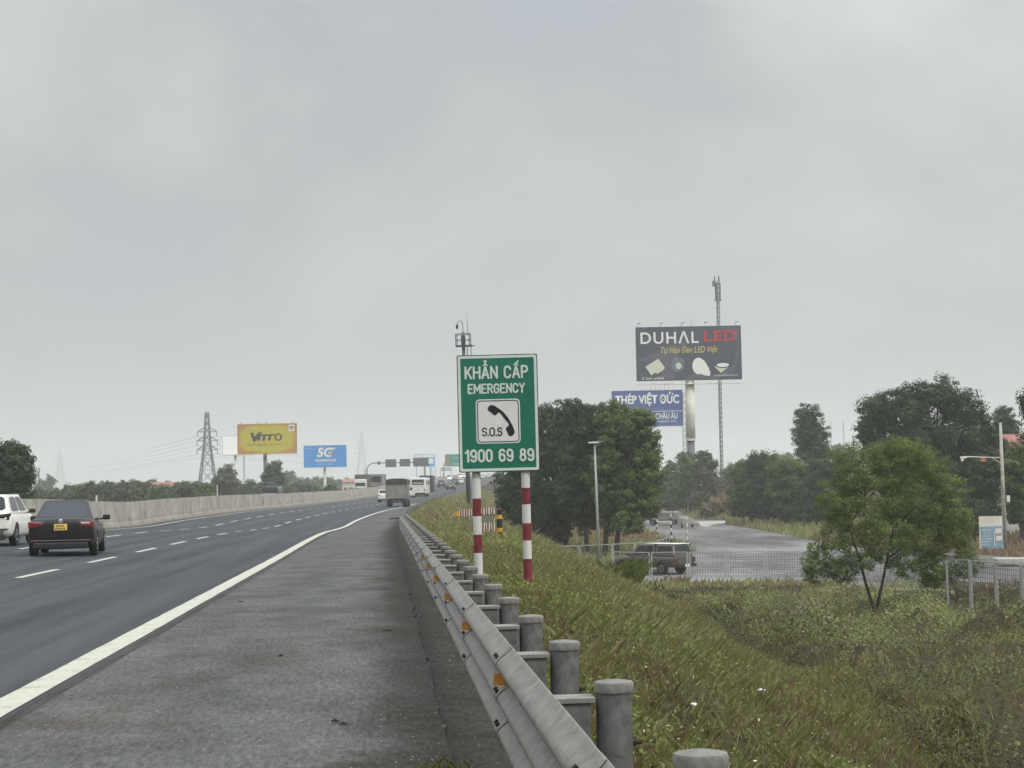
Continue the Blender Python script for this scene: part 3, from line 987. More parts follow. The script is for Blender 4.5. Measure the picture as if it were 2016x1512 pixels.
def stroke_text(name, s, x0, x1, z0, z1, y, m, par, wid=0.2, gap=0.27):
    """rounded road-sign capitals; marks follow their letter"""
    pen, items = 0.0, []
    for ch in s:
        if ch in MARKS:
            items += [[(px_ + last, pz) for px_, pz in pl] for pl in MARKS[ch]]; continue
        wd, pls = STROKE[ch]
        last = pen
        items += [[(px_ + pen, pz) for px_, pz in pl] for pl in pls]
        pen += wd + gap
    tot = pen - gap
    h = z1 - z0
    wr = wid * h
    kx, kz = (x1 - x0 - wr) / tot, (h - wr)
    mbt = MB(); idx = 0
    for pl in items:
        P = [(x0 + wr / 2 + a * kx, z0 + wr / 2 + b * kz) for a, b in pl]
        mark = max(b for a, b in pl) > 1.05
        r = wr / 2 * (.72 if mark else 1)
        for i, (a, b) in enumerate(P):
            idx += 1; yy = -idx * 4e-5
            mbt.add([(a + r * math.cos(t), yy, b + r * math.sin(t)) for t in np.linspace(0, 2 * math.pi, 12, endpoint=False)][::-1], [tuple(range(12))])
            if i:
                q = P[i - 1]; dx, dz = a - q[0], b - q[1]; ll = math.hypot(dx, dz) or 1
                nx, nz = -dz / ll * r, dx / ll * r
                idx += 1; yy = -idx * 4e-5
                mbt.add([(q[0] + nx, yy, q[1] + nz), (a + nx, yy, b + nz), (a - nx, yy, b - nz), (q[0] - nx, yy, q[1] - nz)], [(0, 1, 2, 3)])
    o = mbt.build(name, m, par); o.location = (0, y, 0)
    return o
def rrect(x0, x1, z0, z1, r, n=6):
    p = []
    for (cx, cz, a0) in ((x1 - r, z1 - r, 0), (x0 + r, z1 - r, 90), (x0 + r, z0 + r, 180), (x1 - r, z0 + r, 270)):
        for k in range(n + 1):
            a = math.radians(a0 + 90 * k / n)
            p.append((cx + r * math.cos(a), cz + r * math.sin(a)))
    return p[::-1]
def ring(mb, outer, inner, y0, y1, mi=0):
    n = len(outer)
    for i in range(n):
        j = (i + 1) % n
        a, b, c, d = outer[i], outer[j], inner[j], inner[i]
        mb.add([(a[0], y0, a[1]), (b[0], y0, b[1]), (c[0], y0, c[1]), (d[0], y0, d[1])], [(0, 1, 2, 3)], mi)
        mb.add([(a[0], y0, a[1]), (b[0], y0, b[1]), (b[0], y1, b[1]), (a[0], y1, a[1])], [(0, 1, 2, 3)], mi)
        mb.add([(d[0], y0, d[1]), (c[0], y0, c[1]), (c[0], y1, c[1]), (d[0], y1, d[1])], [(0, 1, 2, 3)], mi)

# ------------------------------------------------------------------ emergency phone sign
YS = 28.0
k = PXM(YS)
c0 = at(983, 813, YS)
SG = empty("emergency_sign", (c0.x, YS, float(groundZ(c0.x, YS))), ry=math.radians(-0.35))
tag(SG, "green emergency phone sign on two red and white striped posts", "road sign")
zc = c0.z - SG.location.z
# sign-local: px(x,y) of the photo, straightened, to metres
def sp(x, y):
    return ((x - 983) * k + (y - 813) * k * 0.0145, zc - (y - 813) * k - (x - 983) * k * 0.0)
W2, H2 = 79.5 * k, 115.5 * k
m = MB().prism(rrect(-W2, W2, zc - H2, zc + H2, 0.03), 0.0, 0.012)
m.build("sign_board", MT['sdark'], SG)
f = MB().prism(rrect(-W2 + .012, W2 - .012, zc - H2 + .012, zc + H2 - .012, 0.03), -0.004, -0.001)
face = f.build("sign_face", MT['sgreen'], SG)
m = MB(); ring(m, rrect(-W2 + .014, W2 - .014, zc - H2 + .014, zc + H2 - .014, .03), rrect(-W2 + .056, W2 - .056, zc - H2 + .056, zc + H2 - .056, .02), -0.008, -0.004)
m.build("border", MT['swhite'], face)
px0, px1, pz0, pz1 = (939 - 983) * k, (1026 - 983) * k, zc - (873 - 813) * k, zc - (785.5 - 813) * k
m = MB().prism(rrect(px0, px1, pz0, pz1, .06), -0.009, -0.004); pan = m.build("pictogram_panel", MT['spanel'], face)
m = MB(); ring(m, rrect(px0 + .02, px1 - .02, pz0 + .02, pz1 - .02, .05), rrect(px0 + .034, px1 - .034, pz0 + .034, pz1 - .034, .04), -0.011, -0.009)
m.build("border", MT['sblack'], pan)
# handset outline traced as a shape: photo pixels from the enlarged crop (scale 8.894, origin 900,770)
hs = [(558, 300), (575, 265), (600, 245), (640, 241), (672, 248), (715, 280), (770, 315), (815, 355), (860, 405), (900, 460), (940, 530), (972, 590), (993, 640), (1008, 690), (1013, 725), (1000, 760), (975, 785), (940, 798), (912, 790), (897, 760), (875, 710), (858, 662), (868, 645), (900, 618), (916, 592), (905, 562), (870, 520), (825, 465), (795, 420), (770, 385), (752, 374), (730, 385), (700, 415), (680, 427), (655, 415), (620, 378), (580, 352), (560, 330)]
hp = [sp(900 + a / 8.894, 770 + b / 8.894) for a, b in hs]
MB().prism(hp[::-1], -0.012, -0.009).build("handset_symbol", MT['sblack'], pan)
def T(s, xa, xb, ya, yb, m, par, y, wid, **kw):
    return stroke_text("lettering", s, (xa - 983) * k, (xb - 983) * k, zc - (yb - 813) * k, zc - (ya - 813) * k, y, m, par, wid, **kw)
T("KHA^?N CA^'P", 918.5, 1044, 719.5, 745.5, MT['swhite'], face, -0.0065, 0.15)
T("EMERGENCY", 924, 1037, 754.5, 774.5, MT['swhite'], face, -0.0065, 0.16)
T("1900 69 89", 915, 1052, 883.5, 909.5, MT['swhite'], face, -0.0065, 0.165)
T("S.O.S", 950, 990.5, 841, 858.5, MT['sblack'], pan, -0.0105, 0.14, gap=.2)
def striped_pole(xp, bands, par, ztop, depth, name="pole", r=0.068, mats=None, zb=-0.4, x=None):
    x = (xp - 983) * k if x is None else x
    z = [(zc - (b - 813) * k) if b is not None else zb for b, _ in bands] + [zb]
    m = MB()
    for i, (b, mi) in enumerate(bands):
        m.lathe([(r + (0.0012 if mi == 1 else 0), z[i + 1]), (r + (0.0012 if mi == 1 else 0), z[i])], 20, (x, depth, 0), mi)
    o = m.build(name, mats, par); smooth_angle(o, 50)
    return o
pm = [MT['pgalv'], MT['pwhite'], MT['pred']]
striped_pole(936.5, [(705, 0), (941, 1), (980, 2), (1015, 1), (1051, 2), (1087, 1), (1128, 2)], SG, 0, 0.095, mats=pm)
striped_pole(1033.5, [(705, 0), (932, 1), (961.5, 2), (994, 1), (1031, 2), (1065, 1), (1101, 2)], SG, 0, 0.095, mats=pm)
for xx in (936.5, 1033.5):
    for yy in (735, 900):
        MB().box(((xx - 983) * k, 0.080, zc - (yy - 813) * k), (0.20, 0.13, 0.05)).build("bracket", MT['pgalv'], SG)

# ------------------------------------------------------------------ amber/black post with folding red-white gate on the verge
YB = 62.0
kb = PXM(YB)
pc = at(984, 1064, YB)
gz = float(groundZ(pc.x, YB)) + .12
BP = empty("marker_post", (pc.x, YB, gz))
tag(BP, "short black post with amber bands at the end of the folding gate", "post")
hgt = at(984, 1003, YB).z - gz
m = MB()
zz = [-0.3, 0.16, 0.30, 0.62, 0.76, hgt]
for i, mi in enumerate((0, 1, 0, 1, 0)):
    m.lathe([(0.10, zz[i]), (0.10, zz[i + 1])], 14, (0, 0, 0), mi)
m.build("post", [MT['blackp'], MT['yellow']], BP)
c = MB().lathe([(0.105, hgt), (0.09, hgt + 0.03)], 14).build("cap", MT['pred'], BP)
a0 = at(903, 1013, YB)
BG = empty("folding_gate", (pc.x - 0.12, YB, gz))
tag(BG, "red and white expanding lattice gate stretched across the verge grass", "gate")
L0 = pc.x - 0.12 - a0.x
zt = at(940, 1010, YB).z - gz; zb = at(980, 1037, YB).z - gz
nb = 15
for row, (zq, hh, n0) in enumerate(((zt, 0.115, 0), (zb, 0.18, 0))):
    mbb = MB()
    n = nb if row == 0 else 9
    for i in range(n):
        x = -L0 * (i + .5) / nb - 0.02
        if row == 0: zz0 = zq + 0.012 * (nb - i) * .4
        else: zz0 = zq
        mbb.box((x, 0.02 * (i % 2), zz0), (L0 / nb * .50, 0.03, hh * 2 * (.9 if row else 1)), 0, mx=Matrix.Rotation(random.uniform(-.12, .12) if row else 0.0, 3, 'Y'))
        mbb.box((x - L0 / nb * .5, 0.02 * (i % 2), zz0), (L0 / nb * .50, 0.026, hh * 2 * (.9 if row else 1)), 1, mx=Matrix.Rotation(random.uniform(-.12, .12) if row else 0.0, 3, 'Y'))
    mbb.build("striped_slat", [MT['whitep'], MT['pred']], BG)
mbb = MB()
for i in range(9):
    x = -L0 * i / nb - .05
    mbb.bar((x, 0.01, zt), (x - L0 / nb * 2, 0.01, zb), 0.022); mbb.bar((x, 0.03, zb), (x - L0 / nb * 2, 0.03, zt), 0.022)
mbb.build("lattice", MT['steel'], BG)
MB().prism([(-L0 - .12, zt - .07), (-L0, zt - .10), (-L0 + .02, zt + .06), (-L0 - .10, zt + .1)], -0.03, 0.02).build("end_plate", MT['yellow'], BG)

# ------------------------------------------------------------------ camera mast with a railed platform
YM = 170.0
km = PXM(YM)
mb0 = at(923.5, 1012, YM)
gz = float(groundZ(mb0.x, YM)) - .2
CM = empty("camera_mast", (mb0.x, YM, gz), ry=math.radians(-0.9))
tag(CM, "grey camera mast with a small railed platform rising behind the emergency sign", "mast")
H = lambda y: at(916, y, YM).z - gz
zp = H(681)
MB().tube([(0, 0, 0), (0, 0, H(654))], [0.24, 0.15], 14).build("pole", MT['steel'], CM, smooth=True)
m = MB().box((0.05, 0, zp), (1.62, 1.3, 0.10)); m.box((0.95, 0, zp - .02), (.35, .5, .05)); plat = m.build("platform", MT['mast'], CM)
m = MB(); zt_ = H(658)
for (x, y) in ((-.72, -.6), (.58, -.6), (.70, .6), (-.62, .6), (.58, 0), (-.72, 0)): m.bar((x, y, zp), (x, y, zt_), 0.07)
for z in (zt_, (zt_ + zp) / 2):
    for a_, b_ in (((-.76, -.6), (.62, -.6)), ((.64, -.6), (.72, .6)), ((.72, .6), (-.66, .6)), ((-.72, -.6), (-.66, .6))):
        m.bar((*a_, z), (*b_, z), 0.06 if z == zt_ else 0.045)
m.build("railing", MT['mast'], plat)
m = MB()
for x in (0.36, 0.72): m.bar((x, 0.1, zp), (x - .02, 0.1, zp - 1.0), 0.07)
m.build("brace", MT['mast'], CM)
MB().box((0.0, -.2, zp + .55), (0.42, 0.3, 0.9)).build("control_box", MT['mast'], CM, bevel=0.02)
m = MB(); pts = [(0, 0, H(654))] + [(0, 0, H(640))] + [(-0.28 + 0.28 * math.cos(a), 0, H(640) + 0.42 * math.sin(a)) for a in np.linspace(0, math.pi, 9)][1:] + [(-0.56, 0, H(641))]
m.tube(pts, 0.032, 8); m.build("gooseneck_arm", MT['mast'], CM)
MB().lathe([(0.05, .3), (0.13, .12), (0.13, 0), (0.10, -.12), (0.03, -.16)][::-1], 12, (-0.56, 0, H(644))).build("camera_dome", MT['slot'], CM)
MB().tube([(0.44, 0, zt_ - .1), (0.41, 0, H(617))], [0.035, 0.015], 6).build("lightning_rod", MT['mast'], CM)
# ------------------------------------------------------------------ vegetation: trees
def crown_leaves(blobs, leaf, cover=2.6, clump=0.32, nmax=26000, seed=0, droop=0.0, aspect=0.55, shade_tint=True):
    """leaf faces gathered in clumps over the skins of the crown's lobes"""
    r = np.random.default_rng(seed)
    Ps, Ns, Ts = [], [], []
    tot = sum(4 * math.pi * ((b[3] * b[5]) + b[3] * b[4] + b[4] * b[5]) / 3 for b in blobs)
    n_tot = min(nmax, int(tot * cover / (leaf * leaf * aspect * .5)))
    for b in blobs:
        c = np.array(b[:3]); R = np.array(b[3:6])
        ar = 4 * math.pi * (R[0] * R[1] + R[1] * R[2] + R[0] * R[2]) / 3
        n = int(n_tot * ar / tot)
        rc = max(min(R) * clump, leaf * 1.1)
        nc = max(5, int(ar / (rc * rc * 2.2)))
        d = r.normal(size=(nc, 3)); d /= np.linalg.norm(d, axis=1, keepdims=True)
        rad = np.where(r.random(nc) < .72, r.uniform(.78, 1.08, nc), r.uniform(.35, .8, nc))
        C = c + d * R * rad[:, None]
        ct = np.clip(r.normal(.42, .17, nc), 0, 1)
        pick = r.integers(0, nc, n)
        q = r.normal(size=(n, 3)); q /= np.linalg.norm(q, axis=1, keepdims=True)
        q *= (r.random(n) ** .45)[:, None]
        sc = rc * r.uniform(.7, 1.35, nc)[pick]
        P = C[pick] + q * sc[:, None] * np.array([1.1, 1.1, .8])
        P[:, 2] -= droop * r.random(n) * sc
        Ps.append(P); Ns.append(q + d[pick] * .5 + np.array([0, 0, .45]) + r.normal(size=(n, 3)) * .45)
        Ts.append(ct[pick] + r.normal(0, .13, n) + .10 * q[:, 2])
    return np.concatenate(Ps), np.concatenate(Ns), np.concatenate(Ts)

def inner_leaves(blobs, size, n, seed):
    r = np.random.default_rng(seed + 77)
    b = np.array(blobs); w_ = b[:, 3] * b[:, 4] * b[:, 5]
    i = r.choice(len(b), n, p=w_ / w_.sum())
    q = r.normal(size=(n, 3)); q /= np.linalg.norm(q, axis=1, keepdims=True); q *= (.72 * r.random(n) ** .4)[:, None]
    return b[i, :3] + q * b[i, 3:6], r.normal(size=(n, 3)), np.clip(r.normal(.35, .15, n), 0, 1), size * r.uniform(.6, 1.2, n)

def tree(name, label, Y, base, blobs, leaf=0.3, kind='mid', cover=2.6, trunks=None, tr=0.16, group=None, cat="tree", bark='bark',
         seed=0, nmax=26000, depth=0.85, aspect=0.55, clump=0.32, droop=0.0, part="crown", zbase=None, inner=0.05):
    """base: photo pixel of the foot; blobs: lobes (x, y, rx, ry) as seen in the photo, built round at distance Y"""
    rr = random.Random(seed * 13 + 5)
    if Y < 260: leaf *= .74; nmax = int(nmax * 1.7)
    k_ = PXM(Y)
    bx = gx(base[0], base[1], Y)
    bz = float(groundZ(bx, Y)) if zbase is None else zbase
    root = empty(name, (bx, Y, bz))
    tag(root, label, cat, group)
    LB = []
    for (x, y, rx, ry) in blobs:
        p = at(x, y, Y)
        LB.append((p.x - bx, rr.uniform(-.5, .5) * rx * k_, p.z - bz, rx * k_, rx * k_ * depth, ry * k_))
    P, Nn, Tt = crown_leaves(LB, leaf, cover, clump, nmax, seed, droop, aspect)
    keep = P[:, 2] > 0.02
    P, Nn, Tt = P[keep], Nn[keep], Tt[keep]
    sz = leaf * np.random.default_rng(seed + 1).uniform(.65, 1.3, len(P))
    LQ = leaf_quads(P, Nn, sz, aspect)
    if inner > 0:
        P2, N2, T2, s2 = inner_leaves(LB, leaf * 2.4, int(len(P) * inner), seed)
        ok2 = P2[:, 2] > .1
        LQ = np.concatenate([LQ, leaf_quads(P2[ok2], N2[ok2], s2[ok2], .6)]); Tt = np.concatenate([Tt, T2[ok2]])
    quads_object(part, LQ, LEAF[kind], Tt, root)
    mb = MB()
    if trunks is None:
        trunks = [(0.0, 0.0)]
    top = max(b[2] + b[5] for b in LB)
    for (dx, dy) in trunks:
        # main stem toward the crown's middle, limbs to the lobes
        tx = sum(b[0] for b in LB) / len(LB)
        fork = min(b[2] - b[5] * .4 for b in LB)
        fork = max(fork, top * .16)
        f = Vector((dx + (tx - dx) * .12, dy, fork))
        s0 = Vector((dx, dy, -0.3))
        pts = [s0, s0.lerp(f, .35) + Vector((rr.uniform(-.1, .1), 0, 0)) * tr * 4, f]
        mb.tube(pts, [tr * 1.25, tr, tr * .8], 8)
        for b in rr.sample(LB, min(len(LB), 9)):
            e_ = Vector((b[0], b[1], b[2] + b[5] * .2))
            if e_.z < f.z * .8: continue
            mid = f.lerp(e_, .5) + Vector((rr.uniform(-.2, .2), rr.uniform(-.2, .2), rr.uniform(.0, .25))) * b[3]
            mb.tube([f, mid, e_], [tr * .62, tr * .42, tr * .14], 6)
    if trunks:
        mb.build("trunk", MT[bark], root, smooth=True)
    return root

GT = "trees in the dense clump behind the street lamp"
tree("tree", "darkest left tree of the dense clump, behind the green sign's right post", 142, (1090, 1075),
     [(1012, 945, 38, 55), (1062, 880, 46, 62), (1098, 828, 42, 44), (1112, 900, 50, 75), (1062, 985, 56, 58), (1003, 1005, 28, 38), (1120, 1000, 46, 58), (1030, 1040, 40, 30), (1085, 1045, 40, 26), (1040, 915, 30, 50)],
     .30, 'dark', 2.6, [(0, 0), (1.1, .5)], .2, GT, seed=3, nmax=30000)
tree("tree", "middle tree of the dense clump, left of the street lamp top", 137, (1154, 1084),
     [(1130, 812, 27, 24), (1163, 832, 44, 40), (1172, 895, 56, 70), (1146, 975, 46, 52), (1185, 985, 42, 44), (1150, 910, 50, 60), (1160, 1020, 30, 26)],
     .28, 'dark', 2.6, None, .19, GT, seed=4, nmax=26000)
tree("tree", "olive green tree of the dense clump seen right of the street lamp pole", 133, (1190, 1086),
     [(1212, 816, 36, 27), (1222, 850, 42, 40), (1232, 905, 52, 60), (1200, 950, 44, 52), (1225, 985, 44, 42), (1205, 1025, 26, 26)],
     .26, 'mid', 2.5, None, .2, GT, seed=5, nmax=24000)
tree("tree", "rightmost tree of the dense clump, its bushy edge before the damp road", 131, (1212, 1088),
     [(1258, 838, 34, 34), (1272, 880, 30, 44), (1268, 935, 34, 44), (1252, 985, 40, 42), (1236, 1025, 34, 26), (1283, 950, 20, 34), (1280, 1000, 20, 22)],
     .26, 'mid', 2.5, None, .2, GT, seed=6, nmax=22000)

tree("tree", "small round leafy tree with a forked V trunk standing alone among creepers", 71, (1722, 1203),
     [(1690, 925, 50, 42), (1755, 905, 56, 40), (1822, 912, 46, 34), (1652, 985, 46, 46), (1722, 980, 70, 58), (1800, 980, 62, 52), (1862, 965, 36, 34),
      (1880, 1040, 40, 36), (1822, 1055, 56, 46), (1742, 1058, 56, 40), (1662, 1050, 50, 38), (1615, 1085, 26, 26), (1594, 1112, 18, 18),
      (1902, 1085, 22, 22), (1838, 1112, 40, 28), (1640, 1118, 28, 20), (1780, 1110, 34, 26), (1700, 1100, 34, 20), (1866, 1012, 44, 34), (1605, 1130, 24, 18), (1660, 1120, 34, 26), (1850, 1130, 40, 28), (1900, 1110, 28, 26), (1670, 900, 34, 26), (1790, 885, 40, 26)],
     .14, 'light', 1.0, [], .07, seed=8, nmax=44000, aspect=.42, clump=.36, inner=.0)
# its two thin stems
st = [o_ for o_ in COL.objects if o_.get("label", "").startswith("small round leafy")][0]
kk = PXM(71)
mb = MB()
def stl(x, y, dy=0): p = at(x, y, 71) - st.location; return Vector((p.x, dy, p.z))
for pts, r0 in ((((1722, 1206), (1706, 1150), (1690, 1098), (1672, 1040), (1660, 985)), .072), (((1724, 1206), (1738, 1150), (1746, 1100), (1758, 1040), (1775, 960)), .066),
                (((1690, 1098), (1650, 1075), (1612, 1085)), .03), (((1746, 1100), (1800, 1060), (1860, 1030)), .035), (((1672, 1040), (1700, 980), (1705, 920)), .03), (((1758, 1040), (1815, 985), (1840, 930)), .03)):
    mb.tube([stl(x, y, .15 * math.sin(i * 2 + r0 * 90)) for i, (x, y) in enumerate(pts)], [r0 * (1 - .6 * i / (len(pts) - 1)) for i in range(len(pts))], 7)
mb.build("trunk", MT['bark'], st, smooth=True)

tree("tree", "tallest broad dark tree on the right, rising behind the small forked tree", 152, (1840, 1085),
     [(1735, 812, 42, 38), (1790, 790, 50, 38), (1845, 778, 44, 34), (1895, 805, 48, 42), (1932, 842, 40, 46), (1712, 855, 32, 42), (1790, 865, 78, 66), (1880, 880, 66, 62), (1925, 930, 52, 52), (1845, 955, 70, 56), (1760, 930, 50, 50), (1820, 1010, 60, 40), (1950, 895, 40, 44)],
     .32, 'dark', 4.0, None, .32, seed=9, nmax=48000)
tree("tree", "wispy dark treetop just left of the concrete utility pole top", 195, (1985, 1040), [(1976, 820, 20, 24), (1990, 845, 22, 22), (1965, 850, 18, 20)], .3, 'dark', 1.6, None, .12, seed=10)
tree("tree", "drooping tree cut off by the right edge of the view", 118, (2052, 1060), [(2056, 780, 46, 46), (2020, 795, 14, 22), (2072, 850, 50, 50), (2034, 760, 18, 16)], .24, 'dark', 1.5, None, .2, seed=11, droop=1.2)
tree("tree", "dark leafy tree right of the concrete utility pole, below the red roof", 140, (2012, 1070), [(2000, 905, 34, 34), (2025, 930, 40, 44), (1998, 965, 30, 40), (2030, 1000, 46, 40)], .28, 'mid', 2.2, None, .2, seed=12)
tree("tree", "dark shrubby tree filling the gap left of the concrete utility pole", 146, (1920, 1065), [(1925, 980, 40, 34), (1950, 940, 34, 40), (1890, 1010, 50, 30), (1950, 1010, 26, 24)], .28, 'dark', 2.0, None, .15, seed=13)
tree("tree", "slender upright tree alone against the sky left of the broad dark tree", 230, (1592, 1030), [(1590, 822, 26, 26), (1583, 850, 26, 28), (1606, 858, 28, 30), (1596, 890, 34, 28), (1594, 925, 28, 28), (1590, 958, 24, 22)], .4, 'dark', 1.7, None, .2, seed=14)
GM = "trees along the far side of the damp road"
for i, (lab, Yt, bs, bl, kd) in enumerate((
    ("leftmost tree on the far side of the damp road, beside the dry bush", 215, (1472, 1045), [(1462, 930, 26, 26), (1478, 960, 34, 36), (1455, 985, 24, 30), (1485, 1000, 30, 26)], 'mid'),
    ("thin stemmed tree across the damp road, second from the dry bush", 210, (1512, 1052), [(1505, 912, 34, 26), (1520, 945, 38, 36), (1500, 975, 34, 34), (1528, 1000, 30, 28)], 'dark'),
    ("tree under the slender upright tree on the far side of the damp road", 205, (1556, 1056), [(1545, 930, 34, 34), (1572, 945, 34, 38), (1556, 980, 44, 36), (1575, 1010, 34, 26)], 'mid'),
    ("shaded tree on the far side of the damp road, touching the small forked tree's crown", 200, (1618, 1058), [(1620, 935, 36, 36), (1600, 970, 34, 34), (1636, 975, 34, 40), (1612, 1010, 36, 28), (1650, 940, 26, 32)], 'dark'))):
    tree("tree", lab, Yt, bs, bl, .36, kd, 2.2, [(-.6, 0), (.7, .3)], .1, GM, seed=20 + i, bark='barkl', nmax=12000)
GF = "hazy trees beyond the damp road under the billboard pole"
for i, (lab, Yt, bs, bl, kd) in enumerate((
    ("hazy tree left of the billboard pole, beside the dense clump", 285, (1325, 1010), [(1318, 925, 16, 18), (1325, 955, 26, 26), (1315, 985, 24, 20)], 'dusty'),
    ("hazy tree with its crown in front of the white billboard pole", 275, (1352, 1012), [(1350, 905, 16, 18), (1356, 935, 26, 30), (1345, 970, 30, 26)], 'mid'),
    ("hazy airy tree just right of the white billboard pole", 270, (1386, 1012), [(1384, 905, 18, 18), (1390, 930, 26, 26), (1398, 962, 26, 26), (1376, 985, 26, 18)], 'dusty'),
    ("low hazy tree left of the mast's foot", 340, (1432, 1000), [(1436, 940, 18, 18), (1425, 960, 22, 18), (1450, 955, 18, 22)], 'dusty'))):
    tree("tree", lab, Yt, bs, bl, .42, kd, 2.0, None, .12, GF, seed=30 + i, nmax=7000)
tree("dry_bush", "pinkish brown dry bush at the far side of the damp road", 240, (1425, 1018), [(1425, 988, 26, 18), (1408, 1002, 20, 14), (1445, 1002, 20, 14)], .3, 'brown', 1.8, None, .05, cat="bush", seed=40, bark='barkl')
tree("banana_plant", "yellow green leafy plant left of the dry bush", 242, (1392, 1022), [(1392, 1000, 12, 14), (1386, 1010, 10, 10)], .5, 'light', 1.4, None, .05, cat="plant", seed=41, aspect=.3)

# left side, beyond the opposite carriageway
tree("tree", "tall dark tree cut off by the left edge, above the white car", 118, (10, 1090),
     [(4, 895, 40, 28), (46, 900, 22, 24), (32, 930, 38, 32), (-10, 940, 50, 44), (52, 940, 18, 26), (38, 972, 32, 26), (0, 990, 50, 40), (30, 1010, 40, 30)], .24, 'dark', 2.1, None, .2, seed=50)
tree("tree", "brownish olive tree at the foot of the near lattice pylon", 335, (447, 1010), [(449, 932, 17, 17), (437, 948, 17, 16), (457, 955, 19, 15), (440, 970, 22, 16)], .42, 'dusty', 2.2, None, .15, seed=51, nmax=7000)
tree("tree", "dark tree in front of the yellow billboard's post", 335, (536, 1010), [(541, 922, 15, 15), (533, 940, 19, 17), (551, 945, 14, 15), (528, 962, 24, 14)], .42, 'dark', 2.2, None, .15, seed=52, nmax=7000)
TL = []
rr = random.Random(5)
spots = [(x + rr.uniform(-6, 6), rr.uniform(250, 300), 955 + rr.uniform(-7, 4) + 6 * (x < 150)) for x in range(74, 420, 21)] + \
        [(x + rr.uniform(-6, 6), rr.uniform(320, 390), 951 + rr.uniform(-5, 6)) for x in range(425, 650, 22)]
labs = "shrubby tree in the row of greenery seen over the barrier wall"
for i, (x, Yt, yt) in enumerate(spots):
    kd = rr.choice(['dark', 'mid', 'dusty', 'dark'])
    tree("tree", "low shrubby tree in the green row showing above the concrete barrier wall", Yt, (x, 1010),
         [(x, yt + 9, 12, 11), (x + 8, yt + 16, 14, 12), (x - 9, yt + 17, 14, 12), (x, yt + 28, 20, 15)], .42, kd, 2.0, None, .1, labs, seed=60 + i, nmax=3500)
for i, (x, Yt, yt) in enumerate([(563, 620, 930), (574, 640, 929), (590, 700, 940), (604, 680, 941), (622, 700, 939), (640, 660, 938), (652, 640, 941), (668, 700, 944), (684, 720, 942), (700, 740, 946)] +
                               [(80, 800, 944), (98, 600, 936), (205, 620, 947), (262, 560, 944), (300, 560, 943), (330, 640, 948), (362, 640, 948), (390, 600, 946)]):
    tree("tree", "pale hazy far tree standing in the skyline left of the road", Yt, (x, 985),
         [(x, yt + 5, 6, 6), (x + 5, yt + 11, 7, 7), (x - 5, yt + 12, 7, 8), (x, yt + 20, 10, 9)], .8, rr.choice(['dusty', 'mid']), 2.0, None, .2, "hazy far trees in the left skyline", seed=120 + i, nmax=1400)
for i, (x, Yt, yt) in enumerate([(1312, 480, 918), (1460, 520, 905), (1480, 560, 900), (1512, 500, 896), (1530, 470, 893), (1548, 520, 890), (1648, 480, 875), (1665, 520, 880), (1440, 600, 912), (1622, 540, 884), (1490, 420, 905), (1534, 430, 902)]):
    tree("tree", "pale hazy far tree standing in the skyline right of the white billboard pole", Yt, (x, 985),
         [(x, yt + 7, 8, 8), (x + 7, yt + 16, 10, 10), (x - 7, yt + 18, 10, 10), (x, yt + 34, 14, 16)], .7, rr.choice(['dusty', 'mid']), 2.0, None, .2, "hazy far trees in the right skyline", seed=150 + i, nmax=1800)
for i, (x, Yt, yt) in enumerate([(990, 230, 968), (1004, 210, 975)]):
    tree("bush", ("dark bush on the embankment foot left of the dense clump", "smaller dark bush between the sign posts at the embankment foot")[i], Yt, (x, 1010), [(x, yt + 8, 14, 14), (x + 10, yt + 22, 16, 14), (x - 4, yt + 28, 12, 12)], .35, 'dark', 2.2, None, .1, cat="bush", seed=170 + i, nmax=5000)

# ------------------------------------------------------------------ vegetation: verge grass, creepers
def blades(P, h, wd, lean, tint, name, label, material, par=None):
    """two-piece bent blades: 5 points, one n-gon split into a quad and a tip triangle drawn as one 5-gon"""
    n = len(P)
    a = rng.uniform(0, 2 * math.pi, n)
    dx, dy = np.cos(a), np.sin(a)
    px, py = -dy, dx
    l1, l2 = lean * .35, lean
    V = np.empty((n, 5, 3))
    for i, (f, ww, ll, hz) in enumerate(((0, -.5, 0, 0), (0, .5, 0, 0), (1, .38, l1, .6), (2, 0, l2, 1), (1, -.38, l1, .6))):
        V[:, i, 0] = P[:, 0] + px * wd * ww + dx * ll * h
        V[:, i, 1] = P[:, 1] + py * wd * ww + dy * ll * h
        V[:, i, 2] = P[:, 2] + h * hz
    o = quads_object(name, V, material, tint, par, nv=5)
    return tag(o, label, kind="stuff")

def scatter(n, y0, y1, o0, o1, power=1.0):
    u = rng.random(n)
    Y = y0 + (y1 - y0) * u ** power
    O = o0(Y) + (o1(Y) - o0(Y)) * rng.random(n)
    X = XE(Y) + O
    vis = np.abs(X) < Y * 0.31 + 1.5
    return X[vis], Y[vis], O[vis]

